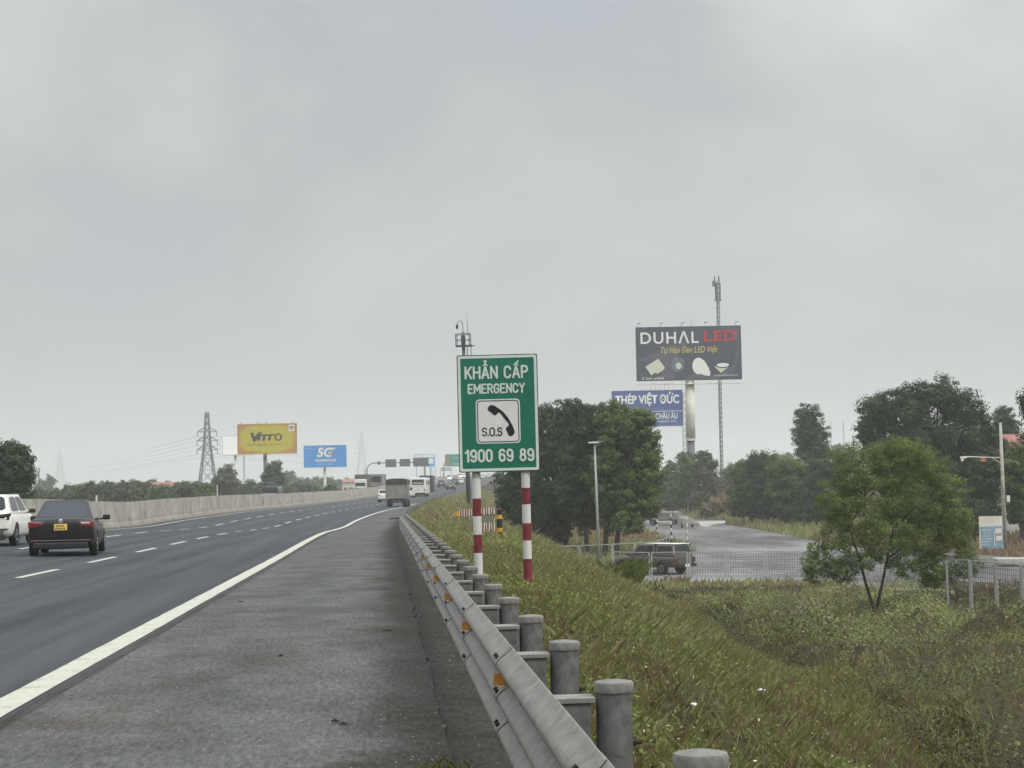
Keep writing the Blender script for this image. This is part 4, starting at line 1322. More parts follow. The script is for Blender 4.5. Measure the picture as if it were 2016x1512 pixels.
def slope_end(Y):          # offset of the embankment toe
    return OC(Y) + 2.0 * (ZE(Y) - fieldZ(Y)) + .5
parts = []
for (n, y0, y1, hh, ww, pw) in ((150000, 6, 34, .125, .0085, 1.2), (95000, 26, 62, .15, .017, 1.15), (42000, 55, 120, .24, .045, 1.1), (26000, 110, 330, .5, .12, 1.2)):
    X, Y, O = scatter(n, y0, y1, lambda Y: RO(Y) + .12, lambda Y: slope_end(Y) + 1.0, pw)
    keep = fbm(X * .9, Y * .7, 71, 3) + .25 * rng.random(len(X)) > .40
    X, Y, O = X[keep], Y[keep], O[keep]
    Z = groundZ(X, Y) - .02
    patch = fbm(X * .45, Y * .22, 177, 4)
    tint = np.clip(.54 + (patch - .5) * 2.6 + rng.normal(0, .24, len(X)), 0, 1)
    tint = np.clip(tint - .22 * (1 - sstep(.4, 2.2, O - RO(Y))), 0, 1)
    near = np.clip((O - RO(Y)) / .5, 0, 1)
    h = hh * rng.uniform(.5, 1.35, len(X)) * (.55 + .9 * patch) * (.6 + .4 * near)
    cl = rng.integers(0, max(1, len(X) // 9), len(X))            # blades grow in tufts
    cx_, cy_ = X[cl], Y[cl]; sp_ = .035 + ww * 3.0
    jit = rng.random(len(X)) < .78
    X = np.where(jit, cx_ + rng.normal(0, sp_, len(X)), X); Y = np.where(jit, cy_ + rng.normal(0, sp_, len(X)), Y)
    ok_ = X - XE(Y) > RO(Y) + .16
    X, Y, jit, cl, h, tint = X[ok_], Y[ok_], jit[ok_], cl[ok_], h[ok_], tint[ok_]
    Z = groundZ(X, Y) - .02
    h = h * np.where(jit, (.55 + .9 * (cl * 7919 % 97) / 97), 1.0)
    tint = np.where(jit, .55 * tint + .45 * np.clip(((cl * 104729 % 89) / 89 - .5) * 1.3 + .52, 0, 1), tint)
    parts.append((np.stack([X, Y, Z], -1), h, np.full(len(X), ww) * rng.uniform(.6, 1.4, len(X)), rng.uniform(.1, 1.1, len(X)), tint))
cc = [np.concatenate([p[i] for p in parts]) for i in range(5)]
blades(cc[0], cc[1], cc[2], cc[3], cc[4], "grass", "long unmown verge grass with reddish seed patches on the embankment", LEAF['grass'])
X, Y, O = scatter(4200, 12, 60, lambda Y: RO(Y) + .3, lambda Y: slope_end(Y), 1.15)
kp = fbm(X * .4, Y * .25, 301, 3) + .2 * rng.random(len(X)) > .55
X, Y = X[kp], Y[kp]
blades(np.stack([X, Y, groundZ(X, Y) - .02], -1), rng.uniform(.18, .36, len(X)), .0015 + Y * .0002, rng.uniform(.05, .5, len(X)), np.clip(rng.normal(.22, .14, len(X)), 0, 1), "grass", "thin reddish seed stalks standing above the verge grass", LEAF['grass'])
# broad leaved weeds mixed into the verge
X, Y, O = scatter(60000, 6, 60, lambda Y: RO(Y) + .35, lambda Y: slope_end(Y) + .6, 1.2)
keep = fbm(X * .6, Y * .5, 81, 3) + .2 * rng.random(len(X)) > .52
X, Y = X[keep], Y[keep]
P = np.stack([X, Y, groundZ(X, Y) + rng.uniform(.02, .22, len(X))], -1)
tag(quads_object("weeds", leaf_quads(P, rng.normal(size=P.shape) * .6 + np.array([0, 0, 1]), rng.uniform(.018, .045, len(P)) * (1 + Y / 45), .5), LEAF['light'],
                 np.clip(.45 + (fbm(X * .3, Y * .3, 5) - .5) * 1.4 + rng.normal(0, .15, len(X)), 0, 1)), "broad leaved weeds among the verge grass", kind="stuff")
X, Y, O = scatter(1300, 7, 45, lambda Y: RO(Y) + .6, lambda Y: slope_end(Y), 1.1)
keep = fbm(X * .5, Y * .4, 88, 3) > .50
X, Y = X[keep], Y[keep]
P = np.stack([X, Y, groundZ(X, Y) + rng.uniform(.12, .3, len(X))], -1)
tag(quads_object("flowers", leaf_quads(P, rng.normal(size=P.shape) + np.array([0, -.5, 1]), rng.uniform(.012, .03, len(P)), .6), LEAF['petal'], rng.random(len(P))), "tiny pale wild flowers scattered in the verge grass", kind="stuff")
def open_ground(X, Y, lim=.55):
    k2 = np.ones(len(X), bool)
    for (hx, hy, hr, hd) in HOLLOWS:
        k2 &= (((X - hx) / hr) ** 2 + ((Y - hy) / (hr * 1.8)) ** 2) + .6 * fbm(X * 1.7, Y * 1.1, 7, 3) > lim + .3
    return k2
# creepers over the low field
parts = []
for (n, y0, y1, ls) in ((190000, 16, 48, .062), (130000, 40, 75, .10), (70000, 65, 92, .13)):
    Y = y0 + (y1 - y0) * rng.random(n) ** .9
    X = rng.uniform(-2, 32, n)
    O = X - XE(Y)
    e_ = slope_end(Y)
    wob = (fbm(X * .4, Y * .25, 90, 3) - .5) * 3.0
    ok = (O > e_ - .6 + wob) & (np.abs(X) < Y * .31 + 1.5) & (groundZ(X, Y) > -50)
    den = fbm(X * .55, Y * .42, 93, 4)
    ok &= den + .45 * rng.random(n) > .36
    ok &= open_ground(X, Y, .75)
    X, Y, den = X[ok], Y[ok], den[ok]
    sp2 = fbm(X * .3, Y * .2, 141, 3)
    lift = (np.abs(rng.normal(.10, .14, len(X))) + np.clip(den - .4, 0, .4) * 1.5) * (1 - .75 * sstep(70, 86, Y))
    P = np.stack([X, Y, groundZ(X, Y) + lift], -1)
    tt = np.clip(.42 + (fbm(X * .22, Y * .16, 97, 4) - .5) * 1.6 + (den - .5) * .8 + rng.normal(0, .2, len(X)) + .4 * sstep(.90, 1.0, rng.random(len(X))) + np.clip((fbm(X * .72, Y * .40, 25, 3) - .50) * 2.6, -.42, .36), 0, 1)  # dips between mounds tinted darker: dead-leaf brown plus shade painted into the leaf colour
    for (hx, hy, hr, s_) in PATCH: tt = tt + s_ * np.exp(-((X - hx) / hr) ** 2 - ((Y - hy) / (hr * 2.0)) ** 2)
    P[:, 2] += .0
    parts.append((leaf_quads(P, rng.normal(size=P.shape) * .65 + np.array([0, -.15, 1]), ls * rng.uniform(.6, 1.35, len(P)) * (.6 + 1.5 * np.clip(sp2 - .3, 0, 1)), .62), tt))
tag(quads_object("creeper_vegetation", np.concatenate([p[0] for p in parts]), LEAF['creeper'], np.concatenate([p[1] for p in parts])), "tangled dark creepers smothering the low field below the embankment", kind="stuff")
n = 60000
Y = 24 + 62 * rng.random(n); X = rng.uniform(0, 28, n)
pt = fbm(X * .12, Y * .07, 203, 3) + .5 * sstep(9, 15, X) * sstep(42, 55, Y) * (1 - sstep(66, 74, Y)) + .12 * rng.random(n)
ok = (X - XE(Y) > slope_end(Y)) & (X < Y * .31 + 1) & (pt > .67) & open_ground(X, Y, .9)
X, Y = X[ok], Y[ok]
blades(np.stack([X, Y, groundZ(X, Y)], -1), rng.uniform(.12, .36, len(X)), .009 + Y * .0004, rng.uniform(.3, 1.2, len(X)), np.clip(rng.normal(.62, .2, len(X)), 0, 1), "grass", "light green grass coming up through the creepers near the forked tree", LEAF['grass'])
n = 5000
Y = 18 + 75 * rng.random(n); X = rng.uniform(-1, 30, n)
ok = (X - XE(Y) > slope_end(Y) - .5) & (X < Y * .31 + 1) & open_ground(X, Y)
X, Y = X[ok], Y[ok]
blades(np.stack([X, Y, groundZ(X, Y)], -1), rng.uniform(.2, .75, len(X)), 0.004 + Y * .00015, rng.uniform(.1, .6, len(X)), np.clip(rng.normal(.25, .15, len(X)), 0, 1), "weeds", "dry reddish stalks standing out of the creepers", LEAF['grass'])
# field grass beyond the fence and on far ground
n = 60000
Y = 92 + 330 * rng.random(n) ** 1.4
X = rng.uniform(-.1, .31, n) * Y
ACC = [(1088, 1133), (1370, 1085), (1310, 1062), (1262, 1040), (1266, 1022), (1296, 1008), (1338, 1006), (1360, 1022), (1432, 1024), (1425, 1032), (1500, 1044), (1580, 1060), (1700, 1080), (2130, 1104), (2130, 1250), (1930, 1196), (1640, 1146), (1300, 1146)]
def plane_pt(x, y, z):
    d = ray(x, y); t = (z - CAMZ) / d.z
    return Vector((0, 0, CAMZ)) + d * t
ACP = [plane_pt(x, y, FIELD + .06) for x, y in ACC]
def inpoly(X, Y, poly):
    ins = np.zeros(len(X), bool)
    j = len(poly) - 1
    for i in range(len(poly)):
        xi, yi, xj, yj = poly[i].x, poly[i].y, poly[j].x, poly[j].y
        c = ((yi > Y) != (yj > Y)) & (X < (xj - xi) * (Y - yi) / (yj - yi + 1e-9) + xi)
        ins ^= c; j = i
    return ins
ok = ~inpoly(X, Y, ACP) & (X - XE(Y) > slope_end(Y) - .5)
X, Y = X[ok], Y[ok]
tt = np.clip(.45 + (fbm(X * .1, Y * .06, 55, 3) - .5) * 1.6 + rng.normal(0, .15, len(X)), 0, 1)
blades(np.stack([X, Y, groundZ(X, Y) - .03], -1), rng.uniform(.25, .9, len(X)) * (.45 + .55 * sstep(105, 150, Y)), rng.uniform(.05, .16, len(X)), rng.uniform(.2, .9, len(X)), tt, "grass", "rough grass around the damp road below the trees", LEAF['grass'])

# the damp access road lies on the low ground
mb = MB()
mb.add(ACP, [tuple(range(len(ACP)))])
tag(mb.build("access_road", MT['access'], fixn=True), kind="structure", label="damp grey access road curving away below the embankment")
mb = MB(); q = [plane_pt(x, y, FIELD + .075) for x, y in ((1374, 1027), (1432, 1026), (1424, 1031), (1404, 1033), (1392, 1037), (1380, 1036))]
mb.add(q, [tuple(range(len(q)))])
tag(mb.build("concrete_pad", MT['concrete'], fixn=True), kind="structure", label="pale concrete strip beside the damp road")

# tall tuft, gutter weeds, stray twigs and litter
def tuft(name, label, x, y, n, h, wd, mat_, spread, cat="plant", tint=.7):
    z = float(groundZ(x, y))
    r = empty(name, (x, y, z)); tag(r, label, cat)
    a = rng.uniform(0, 2 * math.pi, n); q = spread * np.sqrt(rng.random(n))
    P = np.stack([q * np.cos(a), q * np.sin(a), np.zeros(n) - .03], -1)
    hh = h * rng.uniform(.4, 1.1, n); ln = rng.uniform(.25, 1.1, n)
    o = blades(P, hh, np.full(n, wd), ln, np.clip(tint + rng.normal(0, .15, n), 0, 1), "blades", None, LEAF[mat_], r)
    del o["kind"]
    return r
p = at(1222, 1160, 70)
tuft("grass_tuft", "tall green grass tuft in front of the pickup", p.x, p.y, 240, 1.1, .03, 'light', .8)
p = at(1330, 1140, 97)
tuft("grass_tuft", "brown weed tuft by the fence under the pickup", p.x, 97, 110, .5, .03, 'grass', .9, tint=.3)
p = at(1940, 1160, 72)
tuft("grass_tuft", "reddish dry tuft against the wire fence on the right", p.x, 72, 420, .9, .035, 'grass', 1.1, tint=.1)
v = railpt(9.75, -0.36, 0)
r_ = tuft("grass_tuft", "small green weed growing from the gutter beside the guardrail", v.x, 9.75, 110, .11, .003, 'grass', .19, tint=.75); r_.location.z = v.z - .01
m = MB()
rs = random.Random(4)
def lump(label, pos, s, m_, name, cat):
    b = bmesh.new(); bmesh.ops.create_icosphere(b, subdivisions=2, radius=1)
    for v_ in b.verts:
        f_ = .75 + .5 * rs.random()
        v_.co = Vector((v_.co.x * s[0] * f_, v_.co.y * s[1] * f_, v_.co.z * s[2] * f_))
    me = bpy.data.meshes.new(name); b.to_mesh(me); b.free(); me.materials.append(m_)
    o = bpy.data.objects.new(name, me); COL.objects.link(o); o.location = pos
    return tag(o, label, cat)
v = railpt(8.62, -0.30, -.02); lump("pale broken concrete lump in the gutter near the bottom edge", v, (.07, .12, .035), MT['rubble'], "rubble", "rubble")
for i, (x, y, Yd, lab) in enumerate(((1500, 1370, 22.5, "crumpled white scrap of litter on the slope, nearest the creepers"), (1490, 1445, 19.5, "white plastic strip caught in grass low on the slope"),
                                    (1365, 1355, 18.0, "small white scrap in the grass beside the nearest tall post"), (1385, 1290, 22, "tiny bluish litter scrap halfway up the grass slope"))):
    p = at(x, y, Yd); z = float(groundZ(p.x, Yd))
    lump(lab, (p.x, Yd, z + .10), (.055 if i < 2 else .03, .035, .018), MT['paper'], "litter", "litter")
def road_bit(x, y, ln, th, lab, name, m_, ang):
    d = ray(x, y); Yg = 10.0
    for _ in range(12):
        p = Vector((0, 0, CAMZ)) + d * (Yg / d.y); zt_ = float(ZE(Yg)) - .05
        Yg *= (CAMZ - zt_) / (CAMZ - p.z)
    p = Vector((0, 0, CAMZ)) + d * (Yg / d.y)
    mb = MB().tube([(-ln / 2, 0, th), (0, th * 2, th * 1.4), (ln / 2, -th, th)], [th * .6, th, th * .5], 6)
    o = mb.build(name, m_); o.location = (p.x, Yg, float(ZE(Yg)) - .05 + .004); o.rotation_euler.z = ang
    tag(o, lab, "twig")
road_bit(763, 1243, .14, .008, "dark twig lying on the shoulder by the silted strip", "twig", MT['debris'], -.4)
road_bit(474, 1186, .10, .008, "short dark twig lying on the shoulder near the white line", "twig", MT['debris'], .1)
for i, (x, y, lab) in enumerate(((553, 1294, "small dark stone in the middle of the shoulder"), (660, 1424, "dark stone of a loose pair low on the shoulder, left one"), (676, 1430, "dark stone of a loose pair low on the shoulder, right one"), (780, 1023, "dark lump of debris on the far shoulder near the guardrail bend"))):
    road_bit(x, y, .045 if y > 1100 else .9, .012 if y > 1100 else .07, lab, "stone", MT['debris'], .3)
for o_ in COL.objects:
    if o_.name.startswith("stone"): o_["category"] = "stone"
# ------------------------------------------------------------------ vehicles
def body_loft(stations, W, cuts=None, sub=2):
    """stations: (y, zbottom, ztop, width factor). Returns a smooth closed body mesh with wheel wells cut out"""
    rows = []
    for (y, zb, zt, wf) in stations:
        w_ = W / 2 * wf; dz = zt - zb
        half = [(0, zb), (.72 * w_, zb), (.93 * w_, zb + .06), (1.0 * w_, zb + .30 * dz), (1.0 * w_, zb + .62 * dz), (.955 * w_, zt - .07), (.86 * w_, zt), (.45 * w_, zt + .018), (0, zt + .025)]
        rows.append([(x, y, z) for x, z in half] + [(-x, y, z) for x, z in half[-2:0:-1]])
    n = len(rows[0]); mb = MB()
    for r in rows: mb.v += r
    for j in range(len(rows) - 1):
        for i in range(n):
            i2 = (i + 1) % n
            mb.f.append((j * n + i, j * n + i2, (j + 1) * n + i2, (j + 1) * n + i)); mb.m.append(0)
    mb.f.append(tuple(range(n - 1, -1, -1))); mb.m.append(0)
    mb.f.append(tuple((len(rows) - 1) * n + i for i in range(n))); mb.m.append(0)
    o = mb.build("body", MT['cblack'], smooth=True, fixn=True)
    s_ = o.modifiers.new("s", 'SUBSURF'); s_.levels = sub; s_.render_levels = sub
    tmp = []
    for (y, r, x) in (cuts or []):
        c = MB().tube([(x - .26, y, r), (x + .26, y, r)], r * 1.16, 28).build("cut", MT['black'], fixn=True)
        bm_ = o.modifiers.new("b", 'BOOLEAN'); bm_.operation = 'DIFFERENCE'; bm_.object = c; bm_.solver = 'EXACT'
        tmp.append(c)
    dg = bpy.context.evaluated_depsgraph_get(); dg.update()
    me = bpy.data.meshes.new_from_object(o.evaluated_get(dg))
    for c in tmp: bpy.data.objects.remove(c)
    bpy.data.objects.remove(o)
    return me
def cabin_mb(b, zb, zt, wb, wt):
    """b = (rear base, rear roof, front roof, front base) y positions"""
    v = []
    for s_ in (-1, 1):
        v += [(s_ * wb, b[0], zb), (s_ * wt, b[1], zt), (s_ * wt, b[2], zt), (s_ * wb, b[3], zb)]
    m = MB(); m.v = v
    m.f = [(0, 4, 5, 1), (1, 5, 6, 2), (2, 6, 7, 3), (0, 1, 2, 3), (7, 6, 5, 4), (3, 7, 4, 0)]; m.m = [0] * 6
    return m
def pane(q, u0, u1, v0, v1, off, cutr=0.06):
    """q: four corners (bottom-left, bottom-right, top-right, top-left) seen from outside; an inset pane with clipped corners"""
    q = [Vector(p) for p in q]
    def P(u, v): return (q[0] * (1 - u) + q[1] * u) * (1 - v) + (q[3] * (1 - u) + q[2] * u) * v
    n = (q[1] - q[0]).cross(q[3] - q[0]).normalized()
    c, d = cutr, cutr * 1.6
    uv = [(u0 + c, v0), (u1 - c, v0), (u1, v0 + d), (u1, v1 - d), (u1 - c, v1), (u0 + c, v1), (u0, v1 - d), (u0, v0 + d)]
    a = [P(u, v) + n * off for u, v in uv]; b = [P(u, v) - n * .02 for u, v in uv]
    m = MB(); k_ = len(a)
    m.add(a + b, [tuple(range(k_))] + [((i + 1) % k_, i, i + k_, (i + 1) % k_ + k_) for i in range(k_)])
    return m
def wheel(root, x, y, r, wd, front=False):
    m = MB(); s_ = 1 if x > 0 else -1
    prof = [(r * .62, -wd / 2), (r * .93, -wd / 2), (r, -wd / 2 + .03), (r, wd / 2 - .03), (r * .93, wd / 2), (r * .62, wd / 2)]
    t = MB().lathe(prof, 24); t.v = [(z, yy, xx) for xx, yy, z in t.v]
    wo = t.build("wheel", MT['black'], root, smooth=False); wo.location = (x, y, r); smooth_angle(wo, 40)
    d = MB().lathe([(r * .60, -.01), (r * .60, .02), (r * .5, .035), (r * .12, .02), (r * .1, .04)], 20); d.v = [(s_ * z + s_ * (wd / 2 - .03), yy, xx) for xx, yy, z in d.v]
    d.build("rim", MT['rim'], wo)
    return wo
def put(name, label, cat, x, Y, o=None, rz=None, z=None, group=None):
    X = float(XE(Y)) + o if o is not None else x
    zz = (float(laneZ(o, Y)) if o is not None else float(groundZ(X, Y))) if z is None else z
    r = empty(name, (X, Y, zz), rz=(-heading(Y) if rz is None else rz))
    tag(r, label, cat, group)
    return r
def mesh_child(me, name, m, root):
    me.materials.clear(); me.materials.append(m)
    me.polygons.foreach_set("material_index", [0] * len(me.polygons))
    o = bpy.data.objects.new(name, me); COL.objects.link(o); parent(o, root); return o

def car(root, L_, W, Hh, paint, kind="sedan", detail=True, platem='plate', lit=False):
    h = L_ / 2
    zb_ = .62 * Hh
    r = .215 * Hh if kind == "sedan" else .215 * Hh
    wy = (-h * .585, h * .60)
    tw = .20
    if kind == "sedan":
        st = [(-h, .46, .78, .66), (-h + .035, .35, .91, .83), (-h + .12, .25, zb_ + .085, .94), (-h + .30, .20, zb_ + .10, .985), (-h * .62, .18, zb_ + .075, 1.0), (-h * .3, .17, zb_ + .03, 1.0), (h * .1, .17, zb_ - .0, 1.0), (h * .48, .17, zb_ - .01, .995), (h * .7, .19, zb_ - .06, .97), (h * .9, .22, .70, .90), (h - .03, .28, .62, .80), (h, .36, .55, .70)]
        cb = (-h * .74, -h * .32, h * .10, h * .46); wb, wt = W * .455, W * .315
    else:
        st = [(-h, .52, .92, .80), (-h + .03, .40, zb_ + .04, .90), (-h + .12, .30, zb_ + .075, .965), (-h + .35, .24, zb_ + .07, .99), (-h * .5, .22, zb_ + .03, 1.0), (0, .22, zb_ + .0, 1.0), (h * .45, .22, zb_ + .02, .995), (h * .72, .24, zb_ - .01, .97), (h * .92, .28, .86, .90), (h - .02, .34, .74, .80), (h, .42, .66, .72)]
        cb = (-h + .10, -h + .48, h * .06, h * .48); wb, wt = W * .462, W * .37
    cuts = [(y, r, s_ * (W / 2 - tw / 2)) for y in wy for s_ in (-1, 1)] if detail else None
    me = body_loft(st, W, cuts, 2 if detail else 1)
    body = mesh_child(me, "body", paint, root)
    me.polygons.foreach_set("use_smooth", [True] * len(me.polygons)); smooth_angle(body, 50)
    zlow = zb_ - .03
    cm = cabin_mb(cb, zlow, Hh, wb, wt)
    cab = cm.build("cabin", paint, root, bevel=.07 if detail else 0, seg=3)
    v = cm.v
    rear, frontq = (v[0], v[4], v[5], v[1]), (v[7], v[3], v[2], v[6])
    gl = MT['glass']
    pane(rear, .06, .94, .24, .90, .004).build("rear_window", gl, cab)
    pane(frontq, .06, .94, .16, .92, .004).build("windscreen", gl, cab)
    for s_, q in ((1, (v[4], v[7], v[6], v[5])), (-1, (v[3], v[0], v[1], v[2]))):
        for (u0, u1) in ((.13, .50), (.535, .90)):
            pane(q, u0, u1, .17, .87, .004, .05).build("side_window", MT['glassd'], cab)
    for s_ in (-1, 1):
        for y in wy: wheel(root, s_ * (W / 2 - tw / 2 - .005), y, r, tw)
    ty = -h
    zl = zb_ - .03
    for s_ in (-1, 1):
        m = MB()
        if kind == "sedan":
            m.prism([(s_ * W * .27, zl - .07), (s_ * W * .47, zl - .12), (s_ * W * .475, zl + .05), (s_ * W * .36, zl + .04), (s_ * W * .27, zl + .01)][::s_], ty + .015, ty + .34)
        else:
            m.prism([(s_ * W * .30, zl - .06), (s_ * W * .455, zl - .16), (s_ * W * .47, zl + .06), (s_ * W * .30, zl + .03)][::s_], ty + .01, ty + .30)
        tl = m.build("tail_light", MT['tail'] if not (kind == "suv" and detail) else MT['blackp'], root, bevel=.02, fixn=True)
        if detail:
            m = MB().box((s_ * W * .36, ty + .012, zl - .005), (W * .13, .03, .05)) if kind == "sedan" else MB().lathe([(.05, -.02), (.04, .02)], 12, (s_ * W * .41, ty + .02, zl - .07))
            if kind == "sedan": m.build("lens", MT['tailw'] if s_ > 0 else MT['tail'], tl, bevel=.01)
            else:
                MB().box((s_ * W * .405, ty + .01, zl - .06), (.075, .03, .07)).build("lens", MT['lit'], tl, bevel=.02)
        mr_ = MB().box((s_ * (W / 2 + .10), h * .27, zb_ + .065), (.20, .10, .14)).build("mirror", MT['blackp'], root, bevel=.035, seg=3)
        MB().box((s_ * (W / 2 - .02), h * .28, zb_ + .02), (.12, .05, .04)).build("stalk", MT['blackp'], mr_)
        if detail:
            for zz in (zb_ - .13,):
                MB().box((s_ * (W * .5 + .002), -h * .12, zz), (.03, .16, .03)).build("door_handle", paint, root, bevel=.008)
                MB().box((s_ * (W * .5 + .002), h * .20, zz), (.03, .16, .03)).build("door_handle", paint, root, bevel=.008)
    if detail:
        MB().box((0, ty + .00, .30), (W * .80, .10, .17)).build("rear_bumper", MT['blackp'], root, bevel=.04, seg=3)
        pl = MB().box((0, ty + .004, zl - .10), (.33, .03, .165)).build("number_plate", MT[platem], root, bevel=.008)
        mk = MB(); rr_ = random.Random(3)
        for row in (0, 1):
            for i in range(4 + row): mk.box((-.12 + i * .055 + (.02 if row == 0 else 0), ty - .013, zl - .065 - row * .07), (.030, .004, .045))
        mk.build("plate_marks", MT['debris'], pl)
        MB().lathe([(.055, -.004), (.055, .006), (.04, .012)], 16).build("emblem", MT['chrome'], root).matrix_basis = Matrix.Translation((0, ty + .035, zl + .055)) @ Matrix.Rotation(math.pi / 2, 4, 'X')
        MB().box((0, (cb[1]) + .16, Hh + .035), (.035, .14, .08), taper=.5).build("antenna_fin", MT['blackp'], cab)
    else:
        MB().box((0, ty + .01, zl - .11), (.42, .03, .13)).build("number_plate", MT['platew'], root)
        MB().box((0, ty + .02, .33), (W * .84, .08, .16)).build("rear_bumper", MT['blackp'], root)
    return root

r = put("sedan", "dark maroon black sedan seen from behind with a yellow number plate", "car", 0, 48.0, o=-6.02)
X_ = at(135, 1080, 48.0).x; r.rotation_euler.z = math.radians(9.0); r.location.x = X_; r.location.z = float(laneZ(X_ - float(XE(48)), 48))
car(r, 4.41, 1.74, 1.46, MT['cblack'], "sedan")
MB().box((0, -2.20, .43), (1.36, .05, .035)).build("trim_strip", MT['cgrey'], r, bevel=.01)
for s_ in (-1, 1): MB().box((s_ * .68, -2.16, .42), (.17, .06, .05)).build("reflector", MT['tail'], r, bevel=.012)
m = MB()
for i in range(5): m.box((-.62 + i * .045, -2.150, .915), (.028, .02, .032))
m.build("badge", MT['chrome'], r)
m = MB()
for i in range(2): m.box((.49 + i * .045, -2.150, .915), (.03, .02, .03))
m.build("badge", MT['chrome'], r)

r = put("suv", "white crossover car cut off by the left edge beside the black sedan", "car", 0, 57.0, o=-9.3)
X_ = at(-6, 1070, 57.0).x; r.location.x = X_; r.location.z = float(laneZ(X_ - float(XE(57)), 57))
car(r, 4.4, 1.82, 1.62, MT['cwhite'], "suv", platem='platew')
MB().box((0, -2.17, .94), (1.60, .10, .10)).build("light_bar", MT['blackp'], r, bevel=.03)
MB().prism([(-.62, .36), (.62, .36), (.70, .52), (-.70, .52)], -2.205, -2.0).build("bumper_insert", MT['cgrey'], r, bevel=.02)
MB().box((0, -2.18, .55), (1.62, .08, .03)).build("trim_strip", MT['blackp'], r)
for s_ in (-1, 1): MB().box((s_ * .89, -1.3, .30), (.06, .9, .12)).build("wheel_arch_trim", MT['blackp'], r, bevel=.03)
for s_ in (-1, 1): MB().bar((s_ * .60, -1.5, 1.64), (s_ * .60, .1, 1.65), .035).build("roof_rail", MT['blackp'], r)

# pickup on the low road
kq = PXM(107)
pp = at(1284, 1100, 107)
r = put("pickup", "dusty grey double cab pickup parked behind the wire fence", "pickup truck", pp.x, 107, rz=math.radians(43), z=FIELD + .05)
st = [(-2.65, .52, 1.02, .92), (-2.6, .45, 1.10, .97), (-2.3, .42, 1.12, 1.0), (-.9, .40, 1.11, 1.0), (.3, .40, 1.08, 1.0), (1.2, .40, 1.10, .99), (1.9, .42, 1.04, .96), (2.45, .46, .95, .90), (2.62, .52, .82, .82), (2.66, .58, .74, .78)]
me = body_loft(st, 1.86, [(y, .38, s_ * .83) for y in (-1.55, 1.62) for s_ in (-1, 1)], 2)
bo = mesh_child(me, "body", MT['cgrey'], r); smooth_angle(bo, 50)
cm = cabin_mb((-.98, -.80, .42, 1.22), 1.06, 1.80, .86, .68)
cab = cm.build("cabin", MT['cgrey'], r, bevel=.06, seg=3); v = cm.v
pane((v[0], v[4], v[5], v[1]), .08, .92, .2, .88, .004).build("rear_window", MT['glassd'], cab)
pane((v[7], v[3], v[2], v[6]), .06, .94, .14, .92, .004).build("windscreen", MT['glass'], cab)
for q in ((v[4], v[7], v[6], v[5]), (v[3], v[0], v[1], v[2])):
    fl = q[0][1] > q[1][1]
    for (u0, u1) in (((.06, .44), (.48, .86)) if not fl else ((.14, .52), (.56, .94))):
        pane(q, u0, u1, .16, .86, .004, .05).build("side_window", MT['glassd'], cab)
cp = cabin_mb((-2.55, -2.35, -1.02, -1.02), 1.10, 1.78, .86, .70).build("bed_canopy", MT['cgrey'], r, bevel=.05)
vv = cabin_mb((-2.55, -2.35, -1.02, -1.02), 1.10, 1.78, .86, .70).v
pane((vv[0], vv[4], vv[5], vv[1]), .08, .92, .22, .86, .004).build("rear_window", MT['glass'], cp)
for q in ((vv[4], vv[7], vv[6], vv[5]), (vv[3], vv[0], vv[1], vv[2])): pane(q, .12, .88, .3, .84, .004).build("side_window", MT['glassd'], cp)
MB().box((0, -1.25, 1.82), (1.30, 2.4, .03)).build("roof_rack", MT['whitep'], r)
for s_ in (-1, 1):
    for y in (-1.55, 1.62): wheel(r, s_ * .80, y, .38, .25)
    MB().box((s_ * .84, -2.64, .88), (.13, .08, .30)).build("tail_light", MT['tail'], r, bevel=.02)
    MB().box((s_ * 1.03, .98, 1.16), (.20, .12, .17)).build("mirror", MT['blackp'], r, bevel=.04)
    MB().box((s_ * .90, .1, .42), (.16, 2.0, .06)).build("side_step", MT['blackp'], r, bevel=.02)
MB().box((0, -2.74, .56), (1.66, .20, .18)).build("rear_bumper", MT['blackp'], r, bevel=.03)
MB().box((0, -2.86, .56), (.46, .02, .16)).build("number_plate", MT['platew'], r)
MB().box((0, -2.665, .88), (1.36, .03, .42)).build("tailgate", MT['cgrey'], r, bevel=.02)

# canvas truck in the right lane
r = put("truck", "grey box truck with an open dark canvas top, seen from behind", "truck", 0, 193, o=-2.4)
X_ = at(781, 985, 193).x; r.location.x = X_; r.location.z = float(laneZ(X_ - float(XE(193)), 193))
b = MB().box((0, 2.6, 1.95), (2.34, 5.0, 1.75)).build("cargo_box", MT['tgrey'], r, bevel=.04)
m = MB().box((0, .08, 1.72), (2.2, .06, 1.22)); m.build("tailgate", MT['tgrey'], b)
MB().box((0, .02, 1.72), (.05, .05, 1.2)).build("latch_bar", MT['steel'], b)
m = MB(); arc_ = [(-1.2, 2.5), (-1.2, 2.94), (-.9, 3.06), (-.4, 3.12), (.4, 3.12), (.9, 3.06), (1.2, 2.94), (1.2, 2.5)]
m.prism(arc_[::-1], .0, 5.0); m.build("canvas_top", MT['canvas'], r, fixn=True)
m = MB()
for x in (-1.19, 1.19): m.bar((x, -.03, 1.1), (x, -.03, 2.95), .07)
m.build("frame", MT['tgrey'], r)
MB().box((0, .1, 1.02), (2.36, .24, .16)).build("tail_beam", MT['tgrey'], r, bevel=.02)
MB().box((0, 2.8, .82), (1.2, 6.2, .22)).build("chassis", MT['tdark'], r)
MB().box((0, .25, .55), (2.2, .12, .14)).build("rear_bumper", MT['tdark'], r)
MB().box((0, .0, .80), (.36, .05, .14)).build("number_plate", MT['platew'], r)
